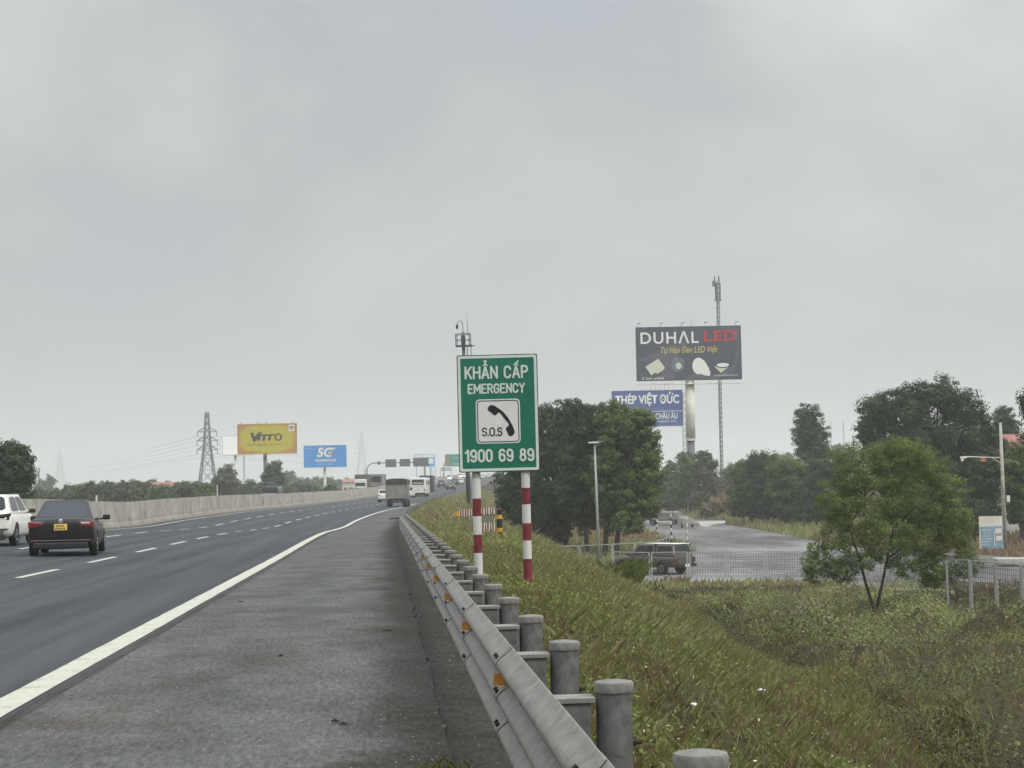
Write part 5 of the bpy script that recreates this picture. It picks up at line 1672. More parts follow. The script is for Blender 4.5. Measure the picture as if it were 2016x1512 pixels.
for s_ in (-1, 1):
    MB().box((s_ * .98, .08, .80), (.30, .08, .12)).build("tail_light", MT['tail'], r)
    MB().box((s_ * .85, .55, .52), (.55, .03, .50)).build("mudflap", MT['black'], r)
    wheel(r, s_ * .88, 1.3, .42, .5); wheel(r, s_ * .98, 5.9, .42, .26)
    MB().box((s_ * 1.3, 6.4, 1.9), (.16, .1, .4)).build("mirror", MT['blackp'], r)
MB().box((0, 6.3, 1.55), (2.1, 1.7, 1.9)).build("cab", MT['tgrey'], r, bevel=.1)

# bus
r = put("bus", "white coach with a dark rear window, driving ahead right of the truck", "bus", 0, 288, o=-5.6)
X_ = at(823, 975, 288).x; r.location.x = X_; r.location.z = float(laneZ(X_ - float(XE(288)), 288))
MB().box((0, 5, 1.75), (2.5, 10, 2.7)).build("body", MT['cwhite'], r, bevel=.16, seg=4)
MB().box((0, -.01, 2.35), (1.95, .06, .85)).build("rear_window", MT['glassd'], r, bevel=.05)
m = MB()
for i in range(8): m.box((-.72 + i * .2, -.05, 2.20), (.12, .02, .26 if i % 2 else .2))
m.build("window_lettering", MT['whitep'], r)
MB().box((0, -.01, 1.62), (1.8, .05, .03)).build("trim_line", MT['steel'], r)
MB().prism([(-.17, 1.14), (0, .95), (.17, 1.14), (.10, 1.22), (-.10, 1.22)], -.03, .02).build("emblem", MT['steel'], r, fixn=True)
MB().box((0, .0, .52), (2.46, .14, .26)).build("rear_bumper", MT['tdark'], r, bevel=.03)
MB().box((0, .3, .32), (1.9, .3, .2)).build("underbody", MT['tdark'], r)
for s_ in (-1, 1):
    MB().prism([(s_ * .92, .90), (s_ * 1.16, .90), (s_ * 1.12, 1.25), (s_ * 1.0, 1.28)][::s_], -.03, .03).build("tail_light", MT['tail'], r, fixn=True)
    wheel(r, s_ * 1.05, 2.6, .48, .3); wheel(r, s_ * 1.05, 8.0, .48, .3)
    for i in range(5): MB().box((s_ * 1.252, 1.4 + i * 1.8, 2.25), (.02, 1.6, .9)).build("side_window", MT['glassd'], r)
    MB().box((s_ * 1.45, 9.9, 2.3), (.2, .12, .5)).build("mirror", MT['blackp'], r)

def lorry(name, label, x, Y, w_, h_, l_, boxm, cabm, base_y=None, facing=False, o=None, group=None):
    X_ = at(x, 960, Y).x; oo = X_ - float(XE(Y))
    zz = float(laneZ(oo, Y)) if oo > -12.5 else float(ZE(Y)) + .25
    r = empty(name, (X_, Y, zz), rz=-heading(Y) + (math.pi if facing else 0)); tag(r, label, "truck" if "bus" not in name and "van" not in name else name.replace('_', ' '), group)
    MB().box((0, l_ / 2, (h_ + .9) / 2), (w_, l_, h_ - .9)).build("cargo_box" if "bus" not in name and "van" not in name else "body", boxm, r, bevel=.08)
    MB().box((0, l_ / 2, .7), (w_ * .9, l_, .5)).build("chassis", MT['tdark'], r)
    for s_ in (-1, 1):
        wheel(r, s_ * (w_ / 2 - .18), 1.2, .45, .3); wheel(r, s_ * (w_ / 2 - .18), l_ * .85, .45, .3)
    return r
# facing traffic shows its front: local -Y is the rear, so the nose is built at +Y
def nose(r, w_, h_, l_, m_, glassz=.62):
    MB().box((0, l_ + .8, h_ * .5 + .2), (w_, 1.6, h_ - .4)).build("cab", m_, r, bevel=.1)
    MB().box((0, l_ + 1.61, h_ * glassz), (w_ * .86, .04, h_ * .26)).build("windscreen", MT['glassd'], r, bevel=.02)
    MB().box((0, l_ + 1.62, .72), (w_ * .9, .06, .3)).build("bumper", MT['tdark'], r)
    for s_ in (-1, 1): MB().box((s_ * w_ * .36, l_ + 1.63, 1.02), (.3, .05, .18)).build("headlight", MT['chrome'], r)
lorry("truck", "dark canvas truck hidden partly by the white coach", 838, 335, 2.5, 3.1, 7, MT['canvas'], MT['tdark'])
r = lorry("truck", "oncoming truck with a dark olive load, nearest the left end of the sign gantry", 719, 335, 2.4, 3.4, 7, MT['olive'], MT['cwhite'], facing=True); nose(r, 2.2, 2.5, 7, MT['cwhite'])
r = lorry("bus", "oncoming grey bus left of the canvas truck, above the barrier", 748, 352, 2.6, 3.3, 9, MT['tgrey'], MT['cwhite'], facing=True)
MB().box((0, 9.02, 2.3), (2.2, .05, 1.1)).build("windscreen", MT['glassd'], r); MB().box((0, 9.03, .8), (2.3, .05, .3)).build("bumper", MT['tdark'], r)
r = lorry("van", "dark oncoming van with a white nose showing above the barrier", 541, 226, 1.95, 2.25, 4.0, MT['cdark'], MT['cwhite'], facing=True)
r.rotation_euler.z += .0; MB().prism([(-.95, .5), (.95, .5), (.85, 1.35), (-.85, 1.35)], 4.0, 4.7).build("bonnet", MT['cwhite'], r, bevel=.08, fixn=True)
MB().box((0, 4.02, 1.72), (1.7, .05, .62)).build("windscreen", MT['glass'], r); 
for s_ in (-1, 1): MB().box((s_ * .98, 2.2, 1.7), (.03, 3.0, .5)).build("side_window", MT['glass'], r)

far = [("white car half hidden by the left side of the canvas truck", 759, 976, 238, 'cwhite', "suv"), ("white car in the gap between the canvas truck and the coach", 805, 972, 275, 'cwhite', "suv"),
       ("dark sedan ahead with a white plate, right of the coach", 888, 962, 357, 'cdark', "sedan"), ("dark car ahead in the left lane beyond the canvas truck", 870, 960, 392, 'cdark', "suv"),
       ("dark car behind the plated sedan's right shoulder", 897, 957, 430, 'cdark', "suv"), ("white car just left of the sign's rear mast", 907, 953, 455, 'cwhite', "sedan")]
for (lab, x, y, Y, pm_, kd) in far:
    X_ = at(x, y, Y).x; oo = X_ - float(XE(Y))
    r = empty("car", (X_, Y, float(laneZ(oo, Y))), rz=-heading(Y)); tag(r, lab, "car", None)
    car(r, 4.4, 1.8, 1.5 if kd == "sedan" else 1.65, MT[pm_], kd, False)
for i, (x, Y, pm_, kd, lab) in enumerate(((855, 490, 'cwhite', 'suv', "white oncoming car below the gantry's right post"), (866, 520, 'cgrey', 'sedan', "grey oncoming car right of the gantry's right post"), (884, 540, 'cwhite', 'suv', "white oncoming van like car under the green overhead sign"),
                                     (893, 600, 'cgrey', 'sedan', "faint grey oncoming car beyond the green overhead sign"), (906, 640, 'cwhite', 'suv', "white oncoming car just left of the rear mast"), (914, 690, 'cwhite', 'sedan', "farthest oncoming white car by the rear mast"))):
    X_ = at(x, 945, Y).x
    r = empty("car", (X_, Y, float(ZE(Y)) + .25), rz=-heading(Y) + math.pi); tag(r, lab, "car", "oncoming cars beyond the barrier")
    car(r, 4.5, 1.85, 1.55 if kd == "sedan" else 1.9, MT[pm_], kd, False)
for i, (x, Y, pm_, lab) in enumerate(((951, 640, 'cwhite', "far white car seen between the sign's two posts, left one"), (962, 720, 'cwhite', "far white car seen between the sign's two posts, right one"))):
    X_ = at(x, 940, Y).x
    r = empty("car", (X_, Y, float(laneZ(X_ - float(XE(Y)), Y))), rz=-heading(Y)); tag(r, lab, "car")
    car(r, 4.5, 1.85, 1.6, MT[pm_], "suv", False)
# ------------------------------------------------------------------ billboards
def board(name, label, Y, tl, tr_, bl, br, yaw=0.0, rolldeg=1.1):
    """root at the board's middle; local x right, z up, face toward -Y"""
    c = (at(*tl, Y) + at(*tr_, Y) + at(*bl, Y) + at(*br, Y)) / 4
    W_ = ((at(*tr_, Y) - at(*tl, Y)).length + (at(*br, Y) - at(*bl, Y)).length) / 2
    H_ = ((at(*tl, Y) - at(*bl, Y)).length + (at(*tr_, Y) - at(*br, Y)).length) / 2
    gz_ = float(groundZ(c.x, Y))
    r = empty(name, (c.x, Y, gz_), rz=yaw); tag(r, label, "billboard")
    return r, W_, H_, c.z - gz_
def art(r, H_, z, poly, y, m, par, name):
    return MB().prism(poly, y, y + .02).build(name, m, par, fixn=True)
def scribble(par, name, x0, x1, z0, z1, y, m, n, seed, wd=.35):
    """rows of small strokes for lettering too small to read"""
    q = random.Random(seed); mb_ = MB(); x = x0; dx = (x1 - x0) / n
    for i in range(n):
        if q.random() < .14: x += dx; continue
        hh = (z1 - z0) * q.uniform(.6, 1)
        mb_.box((x + dx * .4, y, z0 + hh / 2), (dx * wd, .01, hh), mx=None)
        if q.random() < .6: mb_.box((x + dx * .5, y - .006, z0 + hh * q.choice((.15, .5, .85))), (dx * .75, .008, (z1 - z0) * .2))
        x += dx
    return mb_.build(name, m, par)
def lines_frame(mb_, x0, x1, z0, z1, n, t, y0=0.3, y1=1.4):
    for i in range(n + 1):
        x = x0 + (x1 - x0) * i / n
        mb_.bar((x, y0, z0), (x, y0, z1), t); mb_.bar((x, y0, z1), (x, y1, z0), t * .7)
BM = dict(navy=mat("billboard charcoal print", (0.052, 0.055, 0.075), 0.5, col2=(0.068, 0.070, 0.092), var=0.1, vscale=0.25),
          navyl=mat("billboard soft grey print", (0.095, 0.095, 0.115), 0.5), blue=mat("billboard blue print", (0.045, 0.085, 0.26), 0.5, var=0.05, vscale=0.3),
          sky=mat("billboard bright blue print", (0.045, 0.25, 0.60), 0.45, var=0.05, vscale=0.3), white=mat("billboard white print", (0.72, 0.72, 0.69), 0.5),
          red=mat("billboard red print", (0.42, 0.025, 0.04), 0.5), gold=mat("billboard gold print", (0.62, 0.52, 0.16), 0.5), ink=mat("billboard dark ink", (0.02, 0.028, 0.032), 0.5),
          orange=mat("billboard orange", (0.55, 0.22, 0.06), 0.5), cream=mat("billboard cream print", (0.58, 0.57, 0.46), 0.5), glassy=mat("billboard blue grey print", (0.13, 0.15, 0.185), 0.4, var=.5, vscale=1.5))
g = G("billboard yellow print")
ob_ = g.n("ShaderNodeTexCoord").outputs["Generated"]
s3 = g.n("ShaderNodeSeparateXYZ"); g.l(ob_, s3.inputs[0])
u_ = g.math('ABSOLUTE', g.math('SUBTRACT', s3.outputs[0], .5)); v_ = g.math('ABSOLUTE', g.math('SUBTRACT', s3.outputs[2], .5))
cor = g.math('ADD', g.math('POWER', g.math('MULTIPLY', u_, 2.0), 3.0), g.math('POWER', g.math('MULTIPLY', v_, 2.0), 3.0))
g.l(g.ramp(cor, [(0.55, (0.47, 0.40, 0.025)), (1.0, (0.42, 0.20, 0.03))]), g.b.inputs["Base Color"]); g.b.inputs["Roughness"].default_value = .5
BM['yellow'] = g.m

# lamp maker's board
Yb = 282.0
r, W_, H_, zc = board("billboard", "charcoal billboard advertising lamps high on a thick white pole", Yb, (1250.5, 645), (1458, 640), (1254, 750), (1461.5, 747))
x0, z0 = -W_ / 2, zc - H_ / 2
PX = lambda px, py: (x0 + px * W_, z0 + (1 - py) * H_)      # fractions from the top left
pn = MB().box((0, .25, zc), (W_, .5, H_)).build("panel", MT['steel'], r)
fc = MB().box((0, -.02, zc), (W_ - .06, .03, H_ - .06)).build("printed_face", BM['navy'], pn)
def PR(name, pts, y, m): return art(r, H_, zc, [PX(*p) for p in pts], y, m, fc, name)
PR("soft_print", [(.0, .62), (.12, .52), (.27, .40), (.42, .28), (.52, .27), (.40, .50), (.38, .72), (.36, .98), (.22, .99), (.25, .78), (.15, .66)], -.055, BM['navyl'])
PR("soft_print", [(.45, .98), (.55, .88), (.75, .93), (.92, .72), (.97, .4), (.90, .12), (.80, .02), (.97, .02), (.985, .5), (.93, .85), (.78, .98)], -.055, BM['navyl'])
def TB(name, s, fx0, fx1, fy0, fy1, m, **kw):
    a_, b_ = PX(fx0, fy1), PX(fx1, fy0)
    return text_obj(name, s, a_[0], b_[0], a_[1], b_[1], -.085, m, fc, **kw)
TB("lettering", "DUHΛL", .045, .595, .085, .315, BM['white'], bold=.015, space=1.15)
TB("lettering", "LED", .645, .958, .085, .29, BM['red'], bold=.03, space=1.1)
TB("lettering", "Tự Hào Đèn LED Việt", .235, .775, .365, .525, BM['gold'], bold=.0, shear=.3)
PR("square_lamp", [(.085, .735), (.21, .59), (.27, .76), (.255, .80), (.20, .87), (.185, .85), (.165, .86), (.14, .90)], -.085, BM['cream'])
def ell(cx, cy, rx, ry, n=20): return [(cx + rx * math.cos(2 * math.pi * i / n), cy + ry * math.sin(2 * math.pi * i / n)) for i in range(n)]
PR("spot_lamp", ell(.395, .70, .062, .14), -.085, BM['glassy'])
PR("lamp_core", ell(.40, .73, .028, .06), -.110, BM['cream'])
PR("bulb", ell(.59, .74, .06, .155), -.085, BM['white'])
PR("bulb_base", [(.60, .62), (.64, .63), (.675, .74), (.70, .86), (.695, .93), (.65, .92), (.60, .88)], -.11, BM['white'])
PR("downlight", [(.735, .75), (.885, .75), (.80, .875)], -.085, BM['cream'])
PR("downlight_rim", ell(.82, .725, .075, .06), -.110, BM['ink'])
PR("downlight_glow", ell(.82, .73, .06, .038), -.135, BM['white'])
a_, b_ = PX(.05, .97), PX(.26, .925); scribble(fc, "small_lettering", a_[0], b_[0], a_[1] - .05, b_[1], -.09, BM['white'], 17, 5)
a_, b_ = PX(.735, .935), PX(.96, .90)
text_obj("lettering", "www.duhal.com.vn", a_[0], b_[0], a_[1], b_[1], -.09, BM['white'], fc)
kb_ = PXM(Yb)
xp = (1357.5 - 1356.0) * kb_
m = MB().tube([(xp, .9, zc - H_ / 2 + .2), (xp - .05, .9, at(1359, 866, Yb).z - r.location.z)], .76, 20); m.build("pole", MT['whitep'], r, smooth=True)
zj = at(1359, 866, Yb).z - r.location.z
m = MB().lathe([(.86, zj - .12), (.86, zj + .12)], 20, (xp - .05, .9, 0)); m.build("flange", MT['whitep'], r)
MB().tube([(xp - .05, .9, zj), (xp - .05, .9, -.5)], .62, 20).build("lower_pole", MT['galv'], r, smooth=True)
m = MB(); zb_ = z0 - .12
m.box((0, -.4, z0 - .62), (W_ + .1, .08, .06)); m.box((0, -.4, z0 - .08), (W_, .06, .05))
for i in range(9):
    x = -W_ / 2 + W_ * i / 8; m.bar((x, -.4, z0 - .62), (x, .0, z0 - .02), .08); m.bar((x, -.4, z0 - .62), (x, .3, z0 - .62), .08)
m.box((0, .1, z0 - .62), (W_, 1.0, .04)); m.build("catwalk", MT['whitep'], r)
m = MB()
for i, x in enumerate((-.95, -.52, -.12, .32, .90)):
    xx = x * W_ / 2; m.bar((xx, 0, z0 + H_), (xx - .1, -.7, z0 + H_ + .5), .05); m.box((xx + .1, -.8, z0 + H_ + .52), (.42, .25, .12))
m.bar((0.06 * W_ / 2, .1, z0 + H_), (0.06 * W_ / 2, .1, z0 + H_ + .9), .05); m.build("flood_lamp", MT['steel'], r)

# steel maker's board
Yb = 405.0
r, W_, H_, zc = board("billboard", "dark blue billboard with white steel lettering half hidden by the dense trees", Yb, (1203.5, 771), (1343, 766), (1206, 842), (1344.5, 837))
x0, z0 = -W_ / 2, zc - H_ / 2
pn = MB().box((0, .3, zc), (W_, .6, H_)).build("panel", MT['steel'], r)
fc = MB().box((0, -.02, zc), (W_ - .06, .03, H_ - .06)).build("printed_face", BM['blue'], pn)
TB("lettering", "THÉP VIỆT ĐỨC", .05, .955, .05, .44, BM['white'], bold=.035)
TB("lettering", "CHÂU ÂU", .615, .925, .60, .80, BM['white'], bold=.02)
a_, b_ = PX(.60, .895), PX(.925, .835); scribble(fc, "small_lettering", a_[0], b_[0], a_[1], b_[1], -.09, BM['white'], 22, 8)
a_, b_ = PX(.0, .585), PX(1, .57); MB().box((0, -.05, a_[1]), (W_ - .1, .03, .13)).build("dividing_line", BM['white'], fc)
MB().box((0, -.3, z0 - .22), (W_, .5, .10)).build("catwalk", MT['whitep'], r)
m = MB(); lines_frame(m, .06 * W_, .38 * W_, z0 + H_, z0 + H_ + 1.5, 5, .14); m.bar((.06 * W_, .3, z0 + H_ + 1.5), (.38 * W_, .3, z0 + H_ + 1.5), .14); m.build("top_frame", MT['whitep'], r)
m = MB(); xl = W_ / 2 + .3
for i in range(16):
    za, zb2 = (z0 + H_ - .5) * i / 16, (z0 + H_ - .5) * (i + 1) / 16
    xo = lambda z: xl - .55 + z * .03 * .5
    m.bar((xo(za), .3, za), (xo(zb2), .3, zb2), .13); m.bar((xo(za) + .75, .3, za), (xo(zb2) + .75, .3, zb2), .13)
    m.bar((xo(za), .3, za), (xo(zb2) + .75, .3, zb2), .08); m.bar((xo(za) + .75, .3, za), (xo(zb2), .3, zb2), .08)
m.build("lattice_post", MT['lattice'], r)
MB().tube([(-.2 * W_, 1.0, -.5), (-.2 * W_, 1.0, z0 + 1)], .6, 14).build("pole", MT['steel'], r, smooth=True)

# tile maker's board
Yb = 385.0
r, W_, H_, zc = board("billboard", "yellow tile billboard with a dark wordmark above the barrier", Yb, (465.5, 836.5), (582.5, 832), (469, 896), (585.5, 891))
x0, z0 = -W_ / 2, zc - H_ / 2
pn = MB().box((0, .3, zc), (W_, .6, H_)).build("panel", MT['steel'], r)
fc = MB().box((0, -.02, zc), (W_ - .06, .03, H_ - .06)).build("printed_face", BM['yellow'], pn)
PR("wordmark_letter", [(.215, .30), (.275, .27), (.285, .42), (.37, .27), (.42, .27), (.32, .56), (.27, .60)], -.055, BM['ink'])
PR("wordmark_letter", [(.34, .56), (.36, .38), (.42, .35), (.54, .35), (.545, .38), (.48, .39), (.465, .56), (.42, .56), (.44, .40), (.40, .40), (.375, .56)], -.085, BM['ink'])
PR("wordmark_letter", [(.49, .35), (.63, .35), (.625, .40), (.575, .40), (.555, .56), (.515, .56), (.535, .40), (.49, .40)], -.055, BM['ink'])
m = MB(); ring(m, [PX(*p) for p in ell(.69, .45, .065, .125)], [PX(*p) for p in ell(.69, .45, .036, .085)], -.06, -.03); m.build("wordmark_letter", BM['ink'], fc)
a_, b_ = PX(.13, .72), PX(.84, .655); scribble(fc, "small_lettering", a_[0], b_[0], a_[1], b_[1], -.06, BM['ink'], 34, 9, .22)
a_, b_ = PX(.16, .135), PX(.33, .11); scribble(fc, "small_lettering", a_[0], b_[0], a_[1], b_[1], -.06, BM['white'], 14, 10)
a_, b_ = PX(.20, .93), PX(.42, .905); scribble(fc, "small_lettering", a_[0], b_[0], a_[1], b_[1], -.06, BM['ink'], 16, 11)
PR("logo_panel", [(.868, .045), (.965, .045), (.965, .255), (.868, .255)], -.055, BM['white'])
m = MB(); ring(m, [PX(*p) for p in ell(.917, .15, .030, .062)], [PX(*p) for p in ell(.922, .165, .015, .034)], -.09, -.06); m.build("logo_swirl", BM['ink'], fc)
m = MB().box((0, .0, z0 - .25), (W_, 1.1, .06)); lines_frame(m, -W_ / 2, W_ / 2, z0 - .25, z0, 8, .06, 0, .5); m.build("catwalk", MT['whitep'], r)
MB().tube([((521 - 526) * PXM(Yb), .8, -.5), ((521 - 526) * PXM(Yb), .8, z0 + .5)], .42, 14).build("pole", MT['steel'], r, smooth=True)
m = MB()
for x in (-.85, -.3, .0, .88): m.bar((x * W_ / 2, 0, z0 + H_), (x * W_ / 2, -.8, z0 + H_ + .25), .06); m.box((x * W_ / 2, -.85, z0 + H_ + .25), (.4, .25, .1))
m.build("flood_lamp", MT['steel'], r)

Yb = 470.0
r, W_, H_, zc = board("billboard", "plain white billboard partly hidden behind the yellow one", Yb, (437, 859.5), (500, 857), (439, 896), (502, 894))
pn = MB().box((0, .3, zc), (W_, .6, H_)).build("panel", MT['steel'], r); z0 = zc - H_ / 2
MB().box((0, -.02, zc), (W_ - .1, .03, H_ - .1)).build("printed_face", mat("blank white board", (.92, .92, .90), .5), pn)
MB().box((0, 0, z0 - .22), (W_, 1.0, .08)).build("catwalk", MT['whitep'], r)
MB().tube([((463 - 470) * PXM(Yb), .8, -.5), ((463 - 470) * PXM(Yb), .8, z0 + .5)], .36, 12).build("pole", MT['whitep'], r, smooth=True)
m = MB(); xx = (480 - 470) * PXM(Yb)
for i in range(14):
    a2, b2 = z0 * i / 14, z0 * (i + 1) / 14
    m.bar((xx - .22, .5, a2), (xx - .22, .5, b2), .09); m.bar((xx + .22, .5, a2), (xx + .22, .5, b2), .09); m.bar((xx - .22, .5, a2), (xx + .22, .5, b2), .07)
m.build("ladder", MT['lattice'], r)

# mobile network board
Yb = 480.0
r, W_, H_, zc = board("billboard", "bright blue mobile network billboard with large white 5G", Yb, (597, 878), (681, 875.5), (599, 922.5), (682.5, 917.5))
x0, z0 = -W_ / 2, zc - H_ / 2
pn = MB().box((0, .3, zc), (W_, .6, H_)).build("panel", MT['steel'], r)
fc = MB().box((0, -.02, zc), (W_ - .06, .03, H_ - .06)).build("printed_face", BM['sky'], pn)
TB("lettering", "5G", .31, .69, .10, .54, BM['white'], bold=.04, shear=.15)
PR("star_mark", [(.71, .10), (.75, .12), (.73, .20), (.695, .17)], -.085, BM['white'])
PR("orange_swoosh", [(.60, .40), (.66, .30), (.70, .34), (.66, .46), (.62, .47)], -.12, BM['orange'])
TB("lettering", "VINAPHONE", .26, .76, .62, .75, BM['white'], bold=.03)
a_, b_ = PX(.32, .88), PX(.70, .82); scribble(fc, "small_lettering", a_[0], b_[0], a_[1], b_[1], -.09, BM['white'], 16, 12)
a_, b_ = PX(.02, .145), PX(.20, .09); scribble(fc, "small_lettering", a_[0], b_[0], a_[1], b_[1], -.09, BM['white'], 9, 13)
MB().box((0, 0, z0 - .25), (W_, 1.0, .07)).build("catwalk", MT['whitep'], r)
MB().tube([(-.2, .8, -.5), (-.2, .8, z0 + .5)], .36, 12).build("pole", MT['whitep'], r, smooth=True)

# faint far board behind the gantry
Yb = 820.0
r, W_, H_, zc = board("billboard", "faint blue and white billboard far behind the grey gantry boards", Yb, (815, 895), (856, 893.5), (816, 919), (856, 918))
x0, z0 = -W_ / 2, zc - H_ / 2
pn = MB().box((0, .3, zc), (W_, .6, H_)).build("panel", MT['steel'], r)
fc = MB().box((0, -.02, zc), (W_ - .1, .03, H_ - .1)).build("printed_face", BM['sky'], pn)
PR("white_band", [(.02, .04), (.98, .04), (.98, .26), (.02, .26)], -.055, BM['white'])
PR("white_patch", [(.72, .36), (.93, .36), (.93, .78), (.72, .78)], -.055, BM['white'])
MB().tube([(0, .8, -.5), (0, .8, z0 + .5)], .5, 12).build("pole", MT['steel'], r, smooth=True)
m = MB()
for x in (-.4, .35, .5): m.bar((x * W_, .5, 0), (x * W_, .5, z0), .25)
m.build("brace", MT['steel'], r)

# ------------------------------------------------------------------ overhead gantries
Yg = 450.0
gb = at(723, 957, Yg)
r = empty("sign_gantry", (gb.x, Yg, float(ZE(Yg)) + .2)); tag(r, "curved pipe gantry with three grey board backs over the opposite carriageway", "gantry")
def GL(x, y, Y=Yg): p = at(x, y, Y) - r.location; return Vector((p.x, 0, p.z))
pts = [Vector((0, 0, -.6)), GL(722.5, 930), GL(723, 922), GL(726, 916), GL(732, 912.5), GL(740, 911.5), GL(790, 911), GL(828, 910), GL(838, 911), GL(844, 915.5), GL(847, 922), GL(847.5, 935), Vector((GL(848, 960).x, 0, -.6))]
MB().tube(pts, .13, 8).build("pipe_frame", MT['steel'], r, smooth=True)
for (a, b, c, d) in ((759, 904, 780, 920), (787, 903.5, 807.5, 918.5), (813.5, 901, 843, 918)):
    p, q = GL(a, d), GL(c, b)
    bo = MB().box(((p.x + q.x) / 2, -.2, (p.z + q.z) / 2), (q.x - p.x, .12, q.z - p.z)).build("sign_board", MT['steel'], r)
    m = MB()
    for i in range(5): m.box(((p.x + q.x) / 2, -.3, p.z + (q.z - p.z) * (i + .5) / 5), ((q.x - p.x) * .94, .06, .05))
    m.build("rib", MT['lattice'], bo)
p = GL(746, 912); m = MB().box((p.x, -.1, p.z), (.75, .4, .5)); m.box((p.x, -.1, p.z + .35), (1.05, .4, .12)); m.box((p.x, -.1, p.z - .35), (.35, .3, .25)); m.build("camera_unit", MT['mast'], r)
m = MB()
for x in (-.75, -.42): m.bar((x, 0, -.4), (x, 0, GL(720, 920).z - .3), .09)
m.build("cable_pipe", MT['steel'], r)
Yg = 530.0
gb = at(873.5, 940, Yg)
r = empty("sign_gantry", (gb.x, Yg, float(ZE(Yg)) + .2)); tag(r, "far gantry carrying a green overhead direction sign beside the emergency sign", "gantry")
pts = [Vector((0, 0, -.4)), GL(873.5, 922, Yg), GL(874.5, 915, Yg), GL(877, 911, Yg), GL(882, 909.5, Yg), GL(930, 908.5, Yg), GL(968, 908, Yg), GL(975, 911, Yg), GL(978, 918, Yg), Vector((GL(978.5, 940, Yg).x, 0, .2))]
MB().tube(pts, .16, 8).build("pipe_frame", MT['steel'], r, smooth=True)
p, q = GL(876.5, 918.5, Yg), GL(932, 893.5, Yg)
bo = MB().box(((p.x + q.x) / 2, -.3, (p.z + q.z) / 2), (q.x - p.x, .15, q.z - p.z)).build("sign_board", mat("far green sign", (0.03, 0.24, 0.19), .5), r)
MB().box((p.x + .75, -.40, (p.z + q.z) / 2), (1.4, .05, q.z - p.z - .05)).build("brown_panel", mat("far brown sign", (0.24, 0.19, 0.13), .6), bo)
scribble(bo, "small_lettering", p.x + 2.3, q.x - 3.0, p.z + .5, p.z + 1.1, -.42, BM['white'], 5, 20)
scribble(bo, "small_lettering", p.x + 2.3, q.x - 3.0, q.z - 1.2, q.z - .7, -.42, BM['white'], 6, 21, .2)
Yg = 760.0
gb = at(878, 940, Yg)
r = empty("sign_gantry", (gb.x, Yg, float(ZE(Yg)))); tag(r, "faint pale message board low beyond the green overhead sign", "gantry")
p, q = GL(867, 927, Yg), GL(889, 920.5, Yg)
bo = MB().box(((p.x + q.x) / 2, 0, (p.z + q.z) / 2), (q.x - p.x, .3, q.z - p.z)).build("message_board", MT['tgrey'], r)
m = MB()
for i in range(6): m.box((p.x + (q.x - p.x) * (i + .5) / 6, -.2, (p.z + q.z) / 2), ((q.x - p.x) / 8, .06, (q.z - p.z) * .6))
m.build("module", MT['wallw'], bo)
m = MB()
for x in (p.x + .2, q.x - .2): m.bar((x, 0, -.5), (x, 0, q.z), .2)
m.build("post", MT['steel'], r)

# ------------------------------------------------------------------ masts, pylons, wires
def pylon(label, Y, x, ytop, ybase, hw_base, hw_top, arms, t, group=None, lean=0.0):
    b_ = at(x, ybase, Y); gz_ = float(groundZ(b_.x, Y))
    r = empty("lattice_pylon", (b_.x, Y, gz_), ry=lean); tag(r, label, "pylon", group)
    Ht = at(x, ytop, Y).z - gz_
    m = MB()
    lv = [0, .2, .36, .49, .60, .68, .76, .84, .91, 1.0]
    def hw(f): return hw_base + (hw_top - hw_base) * min(1, f / .62) if f < .62 else hw_top + (hw_top * .45 - hw_top) * (f - .62) / .38
    C_ = lambda f, i: Vector((hw(f) * (-1, 1, 1, -1)[i], hw(f) * (-1, -1, 1, 1)[i], f * Ht))
    for a_, b2 in zip(lv, lv[1:]):
        for i in range(4):
            j = (i + 1) % 4
            m.bar(C_(a_, i), C_(b2, i), t); m.bar(C_(a_, i), C_(b2, j), t * .6); m.bar(C_(a_, j), C_(b2, i), t * .6); m.bar(C_(b2, i), C_(b2, j), t * .6)
    m.build("tower", MT['lattice'], r)
    tips = []
    for f, ln in arms:
        am = MB()
        for s_ in (-1, 1):
            tip = Vector((s_ * ln, 0, f * Ht)); tips.append(tip)
            for i in ((0, 3) if s_ < 0 else (1, 2)): am.bar(C_(f, i), tip, t * .8); am.bar(C_(f + .05, i), tip, t * .7)
            am.bar(tip, tip - Vector((0, 0, 1.6)), t * .7)
        am.build("cross_arm", MT['lattice'], r)
    return r, tips, Ht
p1, t1, h1 = pylon("dark lattice power pylon left of the yellow billboard", 620, 409, 812, 975, 3.6, 1.15, [(.585, 3.6), (.685, 3.6), (.785, 3.4)], .30)
p2, t2, h2 = pylon("very faint power pylon above the black sedan, far left", 3800, 118, 884, 968, 12, 3.6, [(.60, 11), (.70, 11), (.80, 11)], 1.0)
p3, t3, h3 = pylon("faint power pylon right of the blue billboard", 3100, 713, 850, 958, 11, 3.6, [(.60, 10.6), (.70, 10.6), (.80, 10.6)], .85)
def wires(label, A, B, sag):
    m = MB()
    for a_, b2 in zip(A, B):
        pts = [a_.lerp(b2, i / 16) - Vector((0, 0, sag * 4 * (i / 16) * (1 - i / 16))) for i in range(17)]
        m.tube(pts, .045, 4, caps=False)
    tag(m.build("power_line", MT['wire']), label, "cable")
wt = lambda p, t: [p.location + q - Vector((0, 0, 1.6)) for q in t]
wires("thin power cables sagging left from the near pylon toward the far left one", wt(p1, t1), wt(p2, t2), 9)
wires("thin power cables between the near pylon and the faint one right of the blue billboard", wt(p1, t1), wt(p3, t3), 8)

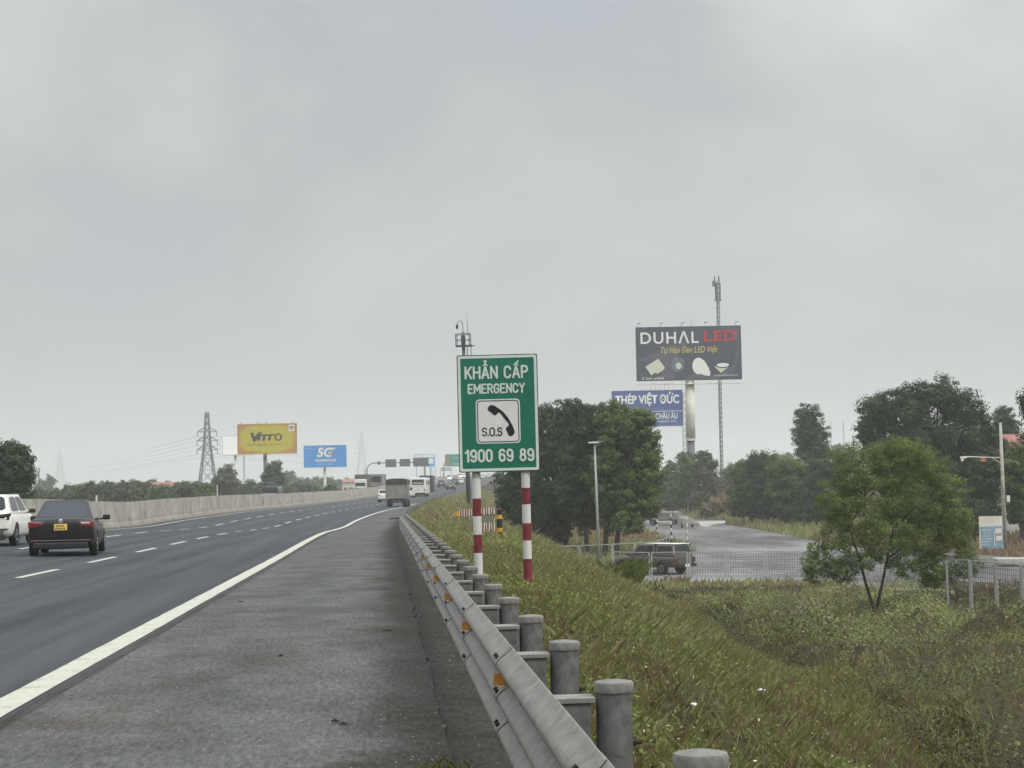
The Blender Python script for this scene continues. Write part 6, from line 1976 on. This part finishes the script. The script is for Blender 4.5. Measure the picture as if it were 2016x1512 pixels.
# guyed telecom mast behind the lamp billboard
Ym = 400.0
b_ = at(1421, 940, Ym); gz_ = float(groundZ(b_.x, Ym))
tp = at(1407.5, 546, Ym)
r = empty("telecom_mast", (b_.x, Ym, gz_)); tag(r, "slim lattice telecom mast with antennas passing behind the charcoal billboard", "mast")
Ht = tp.z - gz_; dxm = tp.x - b_.x + .55
m = MB(); hw_ = .30; n = 46
ax = lambda z: dxm * z / Ht
for i in range(n):
    a2, b2 = Ht * .98 * i / n, Ht * .98 * (i + 1) / n
    cs = [(-hw_, -.17), (hw_, -.17), (0, .35)]
    for j in range(3):
        p, q = cs[j], cs[(j + 1) % 3]
        m.bar((ax(a2) + p[0], p[1], a2), (ax(b2) + p[0], p[1], b2), .16)
        m.bar((ax(a2) + p[0], p[1], a2), (ax(b2) + q[0], q[1], b2), .07)
m.build("lattice", MT['lattice'], r)
m = MB(); rq = random.Random(2)
for zf_ in (.985, .955, .915):
    for k_ in range(3):
        a2 = k_ * 2.1 + zf_ * 20; x, y = .62 * math.cos(a2), .62 * math.sin(a2)
        m.box((ax(Ht * zf_) + x, y, Ht * zf_), (.26, .2, 2.0)); m.bar((ax(Ht * zf_), 0, Ht * zf_), (ax(Ht * zf_) + x, y, Ht * zf_), .08)
m.box((ax(Ht * .99) - .95, 0, Ht * .972), (.5, .4, 1.3)); m.box((ax(Ht * .90), 0, Ht * .895), (1.7, .5, .12))
m.build("antenna", MT['steel'], r)

# two thin white far masts
for x, y0, lab in ((1638, 832, "thin white far pole, left one of a pair beside the broad dark tree"), (1663, 831, "thin white far pole, right one of a pair beside the broad dark tree")):
    Yw = 900; b_ = at(x, 930, Yw); gz_ = FIELD
    r = empty("flood_light_pole", (b_.x, Yw, gz_)); tag(r, lab, "pole")
    MB().tube([(0, 0, 0), (0, 0, at(x, y0, Yw).z - gz_)], [.5, .35], 8).build("pole", MT['wallw'], r)
    MB().box((0, -.2, at(x, y0, Yw).z - gz_), (1.2, .3, .5)).build("lamp_head", MT['wallw'], r)

# street lamp by the fence
Yl = 112.0
b_ = at(1180, 1122, Yl); gz_ = float(groundZ(b_.x, Yl)); tp = at(1170.5, 873, Yl)
r = empty("street_lamp", (b_.x, Yl, gz_)); tag(r, "slim pale street lamp with a flat T shaped head before the dense trees", "street lamp")
MB().tube([(0, 0, -.3), ((tp.x - b_.x) * .5, 0, (tp.z - gz_) * .5), (tp.x - b_.x, 0, tp.z - gz_)], [.105, .085, .06], 10).build("pole", MT['pgalv'], r, smooth=True)
h_ = MB().box((tp.x - b_.x - .08, -.1, tp.z - gz_ + .05), (.62, .35, .09)); h_.build("lamp_head", MT['whitep'], r, bevel=.02)
m = MB(); m.bar((tp.x - b_.x, 0, tp.z - gz_ - .25), (tp.x - b_.x + .45, 0, tp.z - gz_ + .10), .03); m.bar((tp.x - b_.x - .1, 0, tp.z - gz_ + .1), (tp.x - b_.x + .62, 0, tp.z - gz_ + .12), .035); m.build("bracket", MT['pgalv'], r)

# concrete utility pole with a lamp arm
Yu = 131.0
b_ = at(1979, 1088, Yu); gz_ = float(groundZ(b_.x, Yu)); tp = at(1969.5, 832, Yu)
r = empty("utility_pole", (b_.x, Yu, gz_)); tag(r, "tapering concrete utility pole with a lamp arm reaching left", "pole")
U = lambda x, y: at(x, y, Yu) - Vector((b_.x, Yu, gz_))
MB().tube([(0, 0, -.3), (*U(1969.5, 832).xy[:1], 0, U(1969.5, 832).z)], [.19, .10], 12).build("pole", MT['concrete'], r, smooth=True)
m = MB().tube([U(1971, 901), U(1898, 899)], .035, 6); m.tube([U(1971, 912), U(1952, 901)], .025, 6); m.build("lamp_arm", MT['whitep'], r)
q = U(1897, 902); m = MB().box((q.x, 0, q.z + .06), (.5, .22, .14)); m.prism([(q.x - .22, q.z - .02), (q.x + .05, q.z - .02), (q.x - .05, q.z - .22), (q.x - .16, q.z - .26)], -.1, .1); m.build("lamp_head", MT['whitep'], r, bevel=.02)
q = U(1984, 982); MB().box((q.x, -.1, q.z), (.24, .2, .48)).build("meter_box", MT['whitep'], r, bevel=.02)
q = U(1936, 905); MB().box((q.x, 0, q.z), (.36, .05, .30)).build("orange_tag", mat("faded orange tag", (.42, .16, .10), .7), r)
m = MB().tube([U(1972, 915) + Vector((-.13, -.12, 0)), U(1972, 950) + Vector((-.12, -.16, 0)), U(1975, 975) + Vector((.05, -.2, 0))], .02, 5); m.build("cable", MT['wire'], r)

# blue and white notice board
Yn = 128.0
c = at(1951, 1050, Yn); gz_ = float(groundZ(c.x, Yn))
r = empty("notice_board", (c.x, Yn, gz_)); tag(r, "blue and white notice board standing left of the concrete utility pole", "sign")
W_, H_ = 46 * PXM(Yn), 64 * PXM(Yn); zc = c.z - gz_ + .06; x0, z0 = -W_ / 2, zc - H_ / 2
pn = MB().box((0, 0, zc), (W_, .06, H_)).build("panel", MT['whitep'], r)
lb = mat("notice board blue", (0.20, 0.31, 0.42), .6, var=.1, vscale=2)
fc = pn
PR("blue_field", [(.06, .32), (.98, .30), (.98, .98), (.06, .99)], -.05, lb)
for i in range(6):
    a_, b2 = PX(.10, .44 + i * .09), PX(.52 - .05 * (i % 3), .40 + i * .09); scribble(pn, "small_lettering", a_[0], b2[0], a_[1], b2[1], -.06, MT['whitep'], 10, 30 + i, .6)
PR("white_patch", [(.66, .38), (.94, .37), (.94, .52), (.68, .55)], -.08, MT['whitep']); PR("white_patch", [(.60, .45), (.64, .45), (.66, .92), (.62, .92)], -.08, MT['whitep']); PR("white_patch", [(.70, .62), (.95, .60), (.95, .74), (.70, .76)], -.08, MT['whitep'])
m = MB(); m.bar((-W_ * .42, .06, -.2), (-W_ * .42, .06, z0 + H_), .07); m.bar((W_ * .42, .06, -.2), (W_ * .42, .06, z0 + H_), .07); m.build("post", MT['steel'], r)

# striped thin poles along the damp road
for (x, y0, y1, Yp, lab) in ((1292, 1012, 1052, 172, "thin black and white striped pole, left of three on the damp road"), (1320, 1011, 1071, 149, "thin black and white striped pole, middle of three on the damp road"), (1351, 1016, 1074, 147, "thin pale pole, right of three on the damp road")):
    b_ = at(x + 2, y1, Yp); gz_ = FIELD + .03; hh = at(x, y0, Yp).z - gz_
    r = empty("striped_pole", (b_.x, Yp, gz_)); tag(r, lab, "pole")
    m = MB(); nb_ = 9
    for i in range(nb_): m.lathe([(.065, hh * i / nb_), (.065, hh * (i + 1) / nb_)], 8, (0, 0, 0), i % 2)
    m.build("pole", [MT['whitep'], MT['blackp'] if x < 1350 else MT['pgalv']], r)
    MB().box((0, 0, .05), (.35, .35, .1)).build("base", MT['concrete'], r)
# hazy vehicle and block on the road
Yv = 268.0
p_ = plane_pt(1307, 1033, FIELD + .06)
r = empty("van", (p_.x, p_.y, FIELD + .06), rz=math.radians(78)); tag(r, "hazy pale van crossing far along the damp road", "van")
MB().box((0, 0, 1.05), (1.7, 3.6, 1.1)).build("body", MT['tgrey'], r, bevel=.2, seg=3)
for s_ in (-1, 1):
    MB().box((s_ * .86, .1, 1.30), (.03, 2.9, .34)).build("side_window", MT['steel'], r)
    wheel(r, s_ * .74, -1.3, .33, .2); wheel(r, s_ * .74, 1.3, .33, .2)
p_ = plane_pt(1351, 1039, FIELD + .06)
r = empty("motor_tricycle", (p_.x, p_.y, FIELD + .06), rz=math.radians(10)); tag(r, "small brown cart standing right of the pale van on the damp road", "cart")
MB().box((0, 0, .75), (1.3, 1.8, .7)).build("cargo_box", MT['rubble'], r, bevel=.03)
for s_ in (-1, 1): wheel(r, s_ * .6, -.4, .3, .12)

# ------------------------------------------------------------------ wire fence
def fence(label, pts, h, panel=2.0, level=None):
    P = [Vector((x, y, 0)) for x, y in pts]
    r = empty("wire_fence", (P[0].x, P[0].y, float(groundZ(P[0].x, P[0].y)))); tag(r, label, "fence")
    o0 = r.location.copy()
    posts = []
    fr = MB(); mesh = MB()
    for a_, b2 in zip(P, P[1:]):
        d = (b2 - a_); n = max(1, round(d.length / panel)); u = d.normalized()
        for i in range(n):
            p, q = a_ + d * (i / n) + u * .07, a_ + d * ((i + 1) / n) - u * .07
            p.z, q.z = (float(groundZ(p.x, p.y)) + .05, float(groundZ(q.x, q.y)) + .05) if level is None else (level, level)
            zz = Vector((0, 0, h))
            p -= o0; q -= o0
            for s_, e_ in ((p, p + zz), (q, q + zz)): posts.append((s_ - Vector((0, 0, .3)), e_))
            fr.bar(p + zz, q + zz, .05); fr.bar(p + zz * .06, q + zz * .06, .035)
            ln = (q - p).length; k_ = int(ln / .14)
            for j in range(1, k_): mesh.bar(p + (q - p) * (j / k_), p + (q - p) * (j / k_) + zz, .010)
            for j in range(1, 10): mesh.bar(p + zz * (j / 10), q + zz * (j / 10), .010)
    fr.build("rail", MT['pgalv'], r); mesh.build("wire_mesh", MT['wire'], r)
    for s_, e_ in posts[:96]: MB().bar(s_, e_, .075).build("post", MT['pgalv'], r)
    return r
fp = [plane_pt(x, y, FIELD + 1.5) for x, y in ((1206, 1090), (1582, 1085), (1850, 1098))]
fence("galvanised mesh fence in front of the pickup and the damp road", [(p.x, p.y) for p in fp], 1.45)
fp = [at(1862, 1104, 70), at(1960, 1108, 66), at(2065, 1113, 62)]
fence("nearer mesh fence at the right edge below the notice board", [(p.x, p.y) for p in fp], 2.0, 2.0, fp[1].z - 2.0)
fp = [plane_pt(x, y, FIELD + 1.45) for x, y in ((1072, 1077), (1206, 1071.5), (1292, 1066.5), (1318, 1057))]
fence("far mesh fence under the dense trees left of the damp road", [(p.x, p.y) for p in fp], 1.4, 2.4, FIELD + .05)

# concrete bridge edge right, buildings
p0, p1_ = plane_pt(1945, 1098, FIELD + .5), plane_pt(2090, 1100, FIELD + .5)
m = MB().box(((p0.x + p1_.x) / 2, (p0.y + p1_.y) / 2, FIELD + .38), (p1_.x - p0.x, 1.6, .3)); tag(m.build("concrete_kerb", MT['concrete'], bevel=.03), "pale concrete slab edge below the notice board at the right", "kerb")
def house(label, x, y_eave, y_ridge, y_base, w_px, Y, depth, roofm, wallm, rz=0.0):
    b_ = at(x, y_base, Y); gz_ = float(groundZ(b_.x, Y)) if y_base > 900 else FIELD
    r = empty("house", (b_.x, Y, gz_), rz=rz); tag(r, label, "house")
    hw = w_px / 2 * PXM(Y); ze = at(x, y_eave, Y).z - gz_; zr = at(x, y_ridge, Y).z - gz_
    MB().box((0, depth / 2, ze / 2), (2 * hw * .94, depth, ze)).build("wall", wallm, r)
    m = MB(); o_ = .5
    m.add([(-hw, -o_, ze - .15), (hw, -o_, ze - .15), (hw, depth / 2, zr), (-hw, depth / 2, zr), (-hw, depth + o_, ze - .15), (hw, depth + o_, ze - .15),
           (-hw, -o_, ze - .3), (hw, -o_, ze - .3), (-hw, depth + o_, ze - .3), (hw, depth + o_, ze - .3), (-hw, depth / 2, zr - .15), (hw, depth / 2, zr - .15)],
          [(0, 1, 2, 3), (3, 2, 5, 4), (6, 10, 11, 7), (10, 8, 9, 11), (0, 6, 7, 1), (4, 5, 9, 8), (0, 3, 10, 6), (3, 4, 8, 10), (1, 7, 11, 2), (2, 11, 9, 5)])
    m.build("roof", roofm, r)
    for i in range(3): MB().box((-hw * .6 + hw * .6 * i, -.02, ze * .55), (1.0, .06, 1.2)).build("window", MT['glassd'], r)
    return r
house("long low house with a reddish roof in the greenery left of the near pylon", 303, 958, 949.5, 985, 78, 420, 9, MT['roof'], MT['tgrey'])
house("house with a rusty red roof behind the utility pole at the right edge", 2012, 874, 852, 1060, 92, 158, 9, MT['roof'], MT['wallw'])
house("low shed with a faded red roof in the shade left of the utility pole", 1908, 985, 962, 1060, 60, 150, 5, MT['roof'], MT['tdark'], rz=-.25)
house("far house with a pale roof in the haze behind the oncoming truck", 740, 946, 938, 960, 36, 640, 10, MT['wallw'], MT['wallw'])
house("far house with a pinkish roof left of the sign gantry", 690, 948, 943, 962, 34, 680, 10, MT['roof'], MT['wallw'])
for x, y0, Y, lab in ((428, 955, 240, "short white post behind the barrier below the near pylon"), (190, 975, 120, "small white marker behind the barrier above the sedan"), (77, 921, 260, "slim dark antenna rod beside the left edge tree")):
    b_ = at(x, 1000, Y); gz_ = float(groundZ(b_.x, Y)); 
    o = MB().lathe([(.07 if Y != 260 else .10, 0), (.06, at(x, y0, Y).z - gz_ - .05), (.03, at(x, y0, Y).z - gz_)], 8).build("post", MT['whitep'] if Y != 260 else MT['lattice']); o.location = (b_.x, Y, gz_); tag(o, lab, "post")

# ------------------------------------------------------------------ haze: one box of even air round the place
hz = bpy.data.materials.new("haze")
hz.use_nodes = True
t = hz.node_tree
t.nodes.clear()
ho = t.nodes.new("ShaderNodeOutputMaterial")
pv = t.nodes.new("ShaderNodeVolumePrincipled")
pv.inputs["Color"].default_value = (0.91, 0.925, 0.915, 1)
pv.inputs["Density"].default_value = 0.00043
pv.inputs["Anisotropy"].default_value = 0.2
t.links.new(pv.outputs[0], ho.inputs["Volume"])
o = MB().box((0, 2470, 46), (5200, 5060, 110)).build("haze", hz)
tag(o, "thin grey morning haze over the whole lowland", kind="stuff")
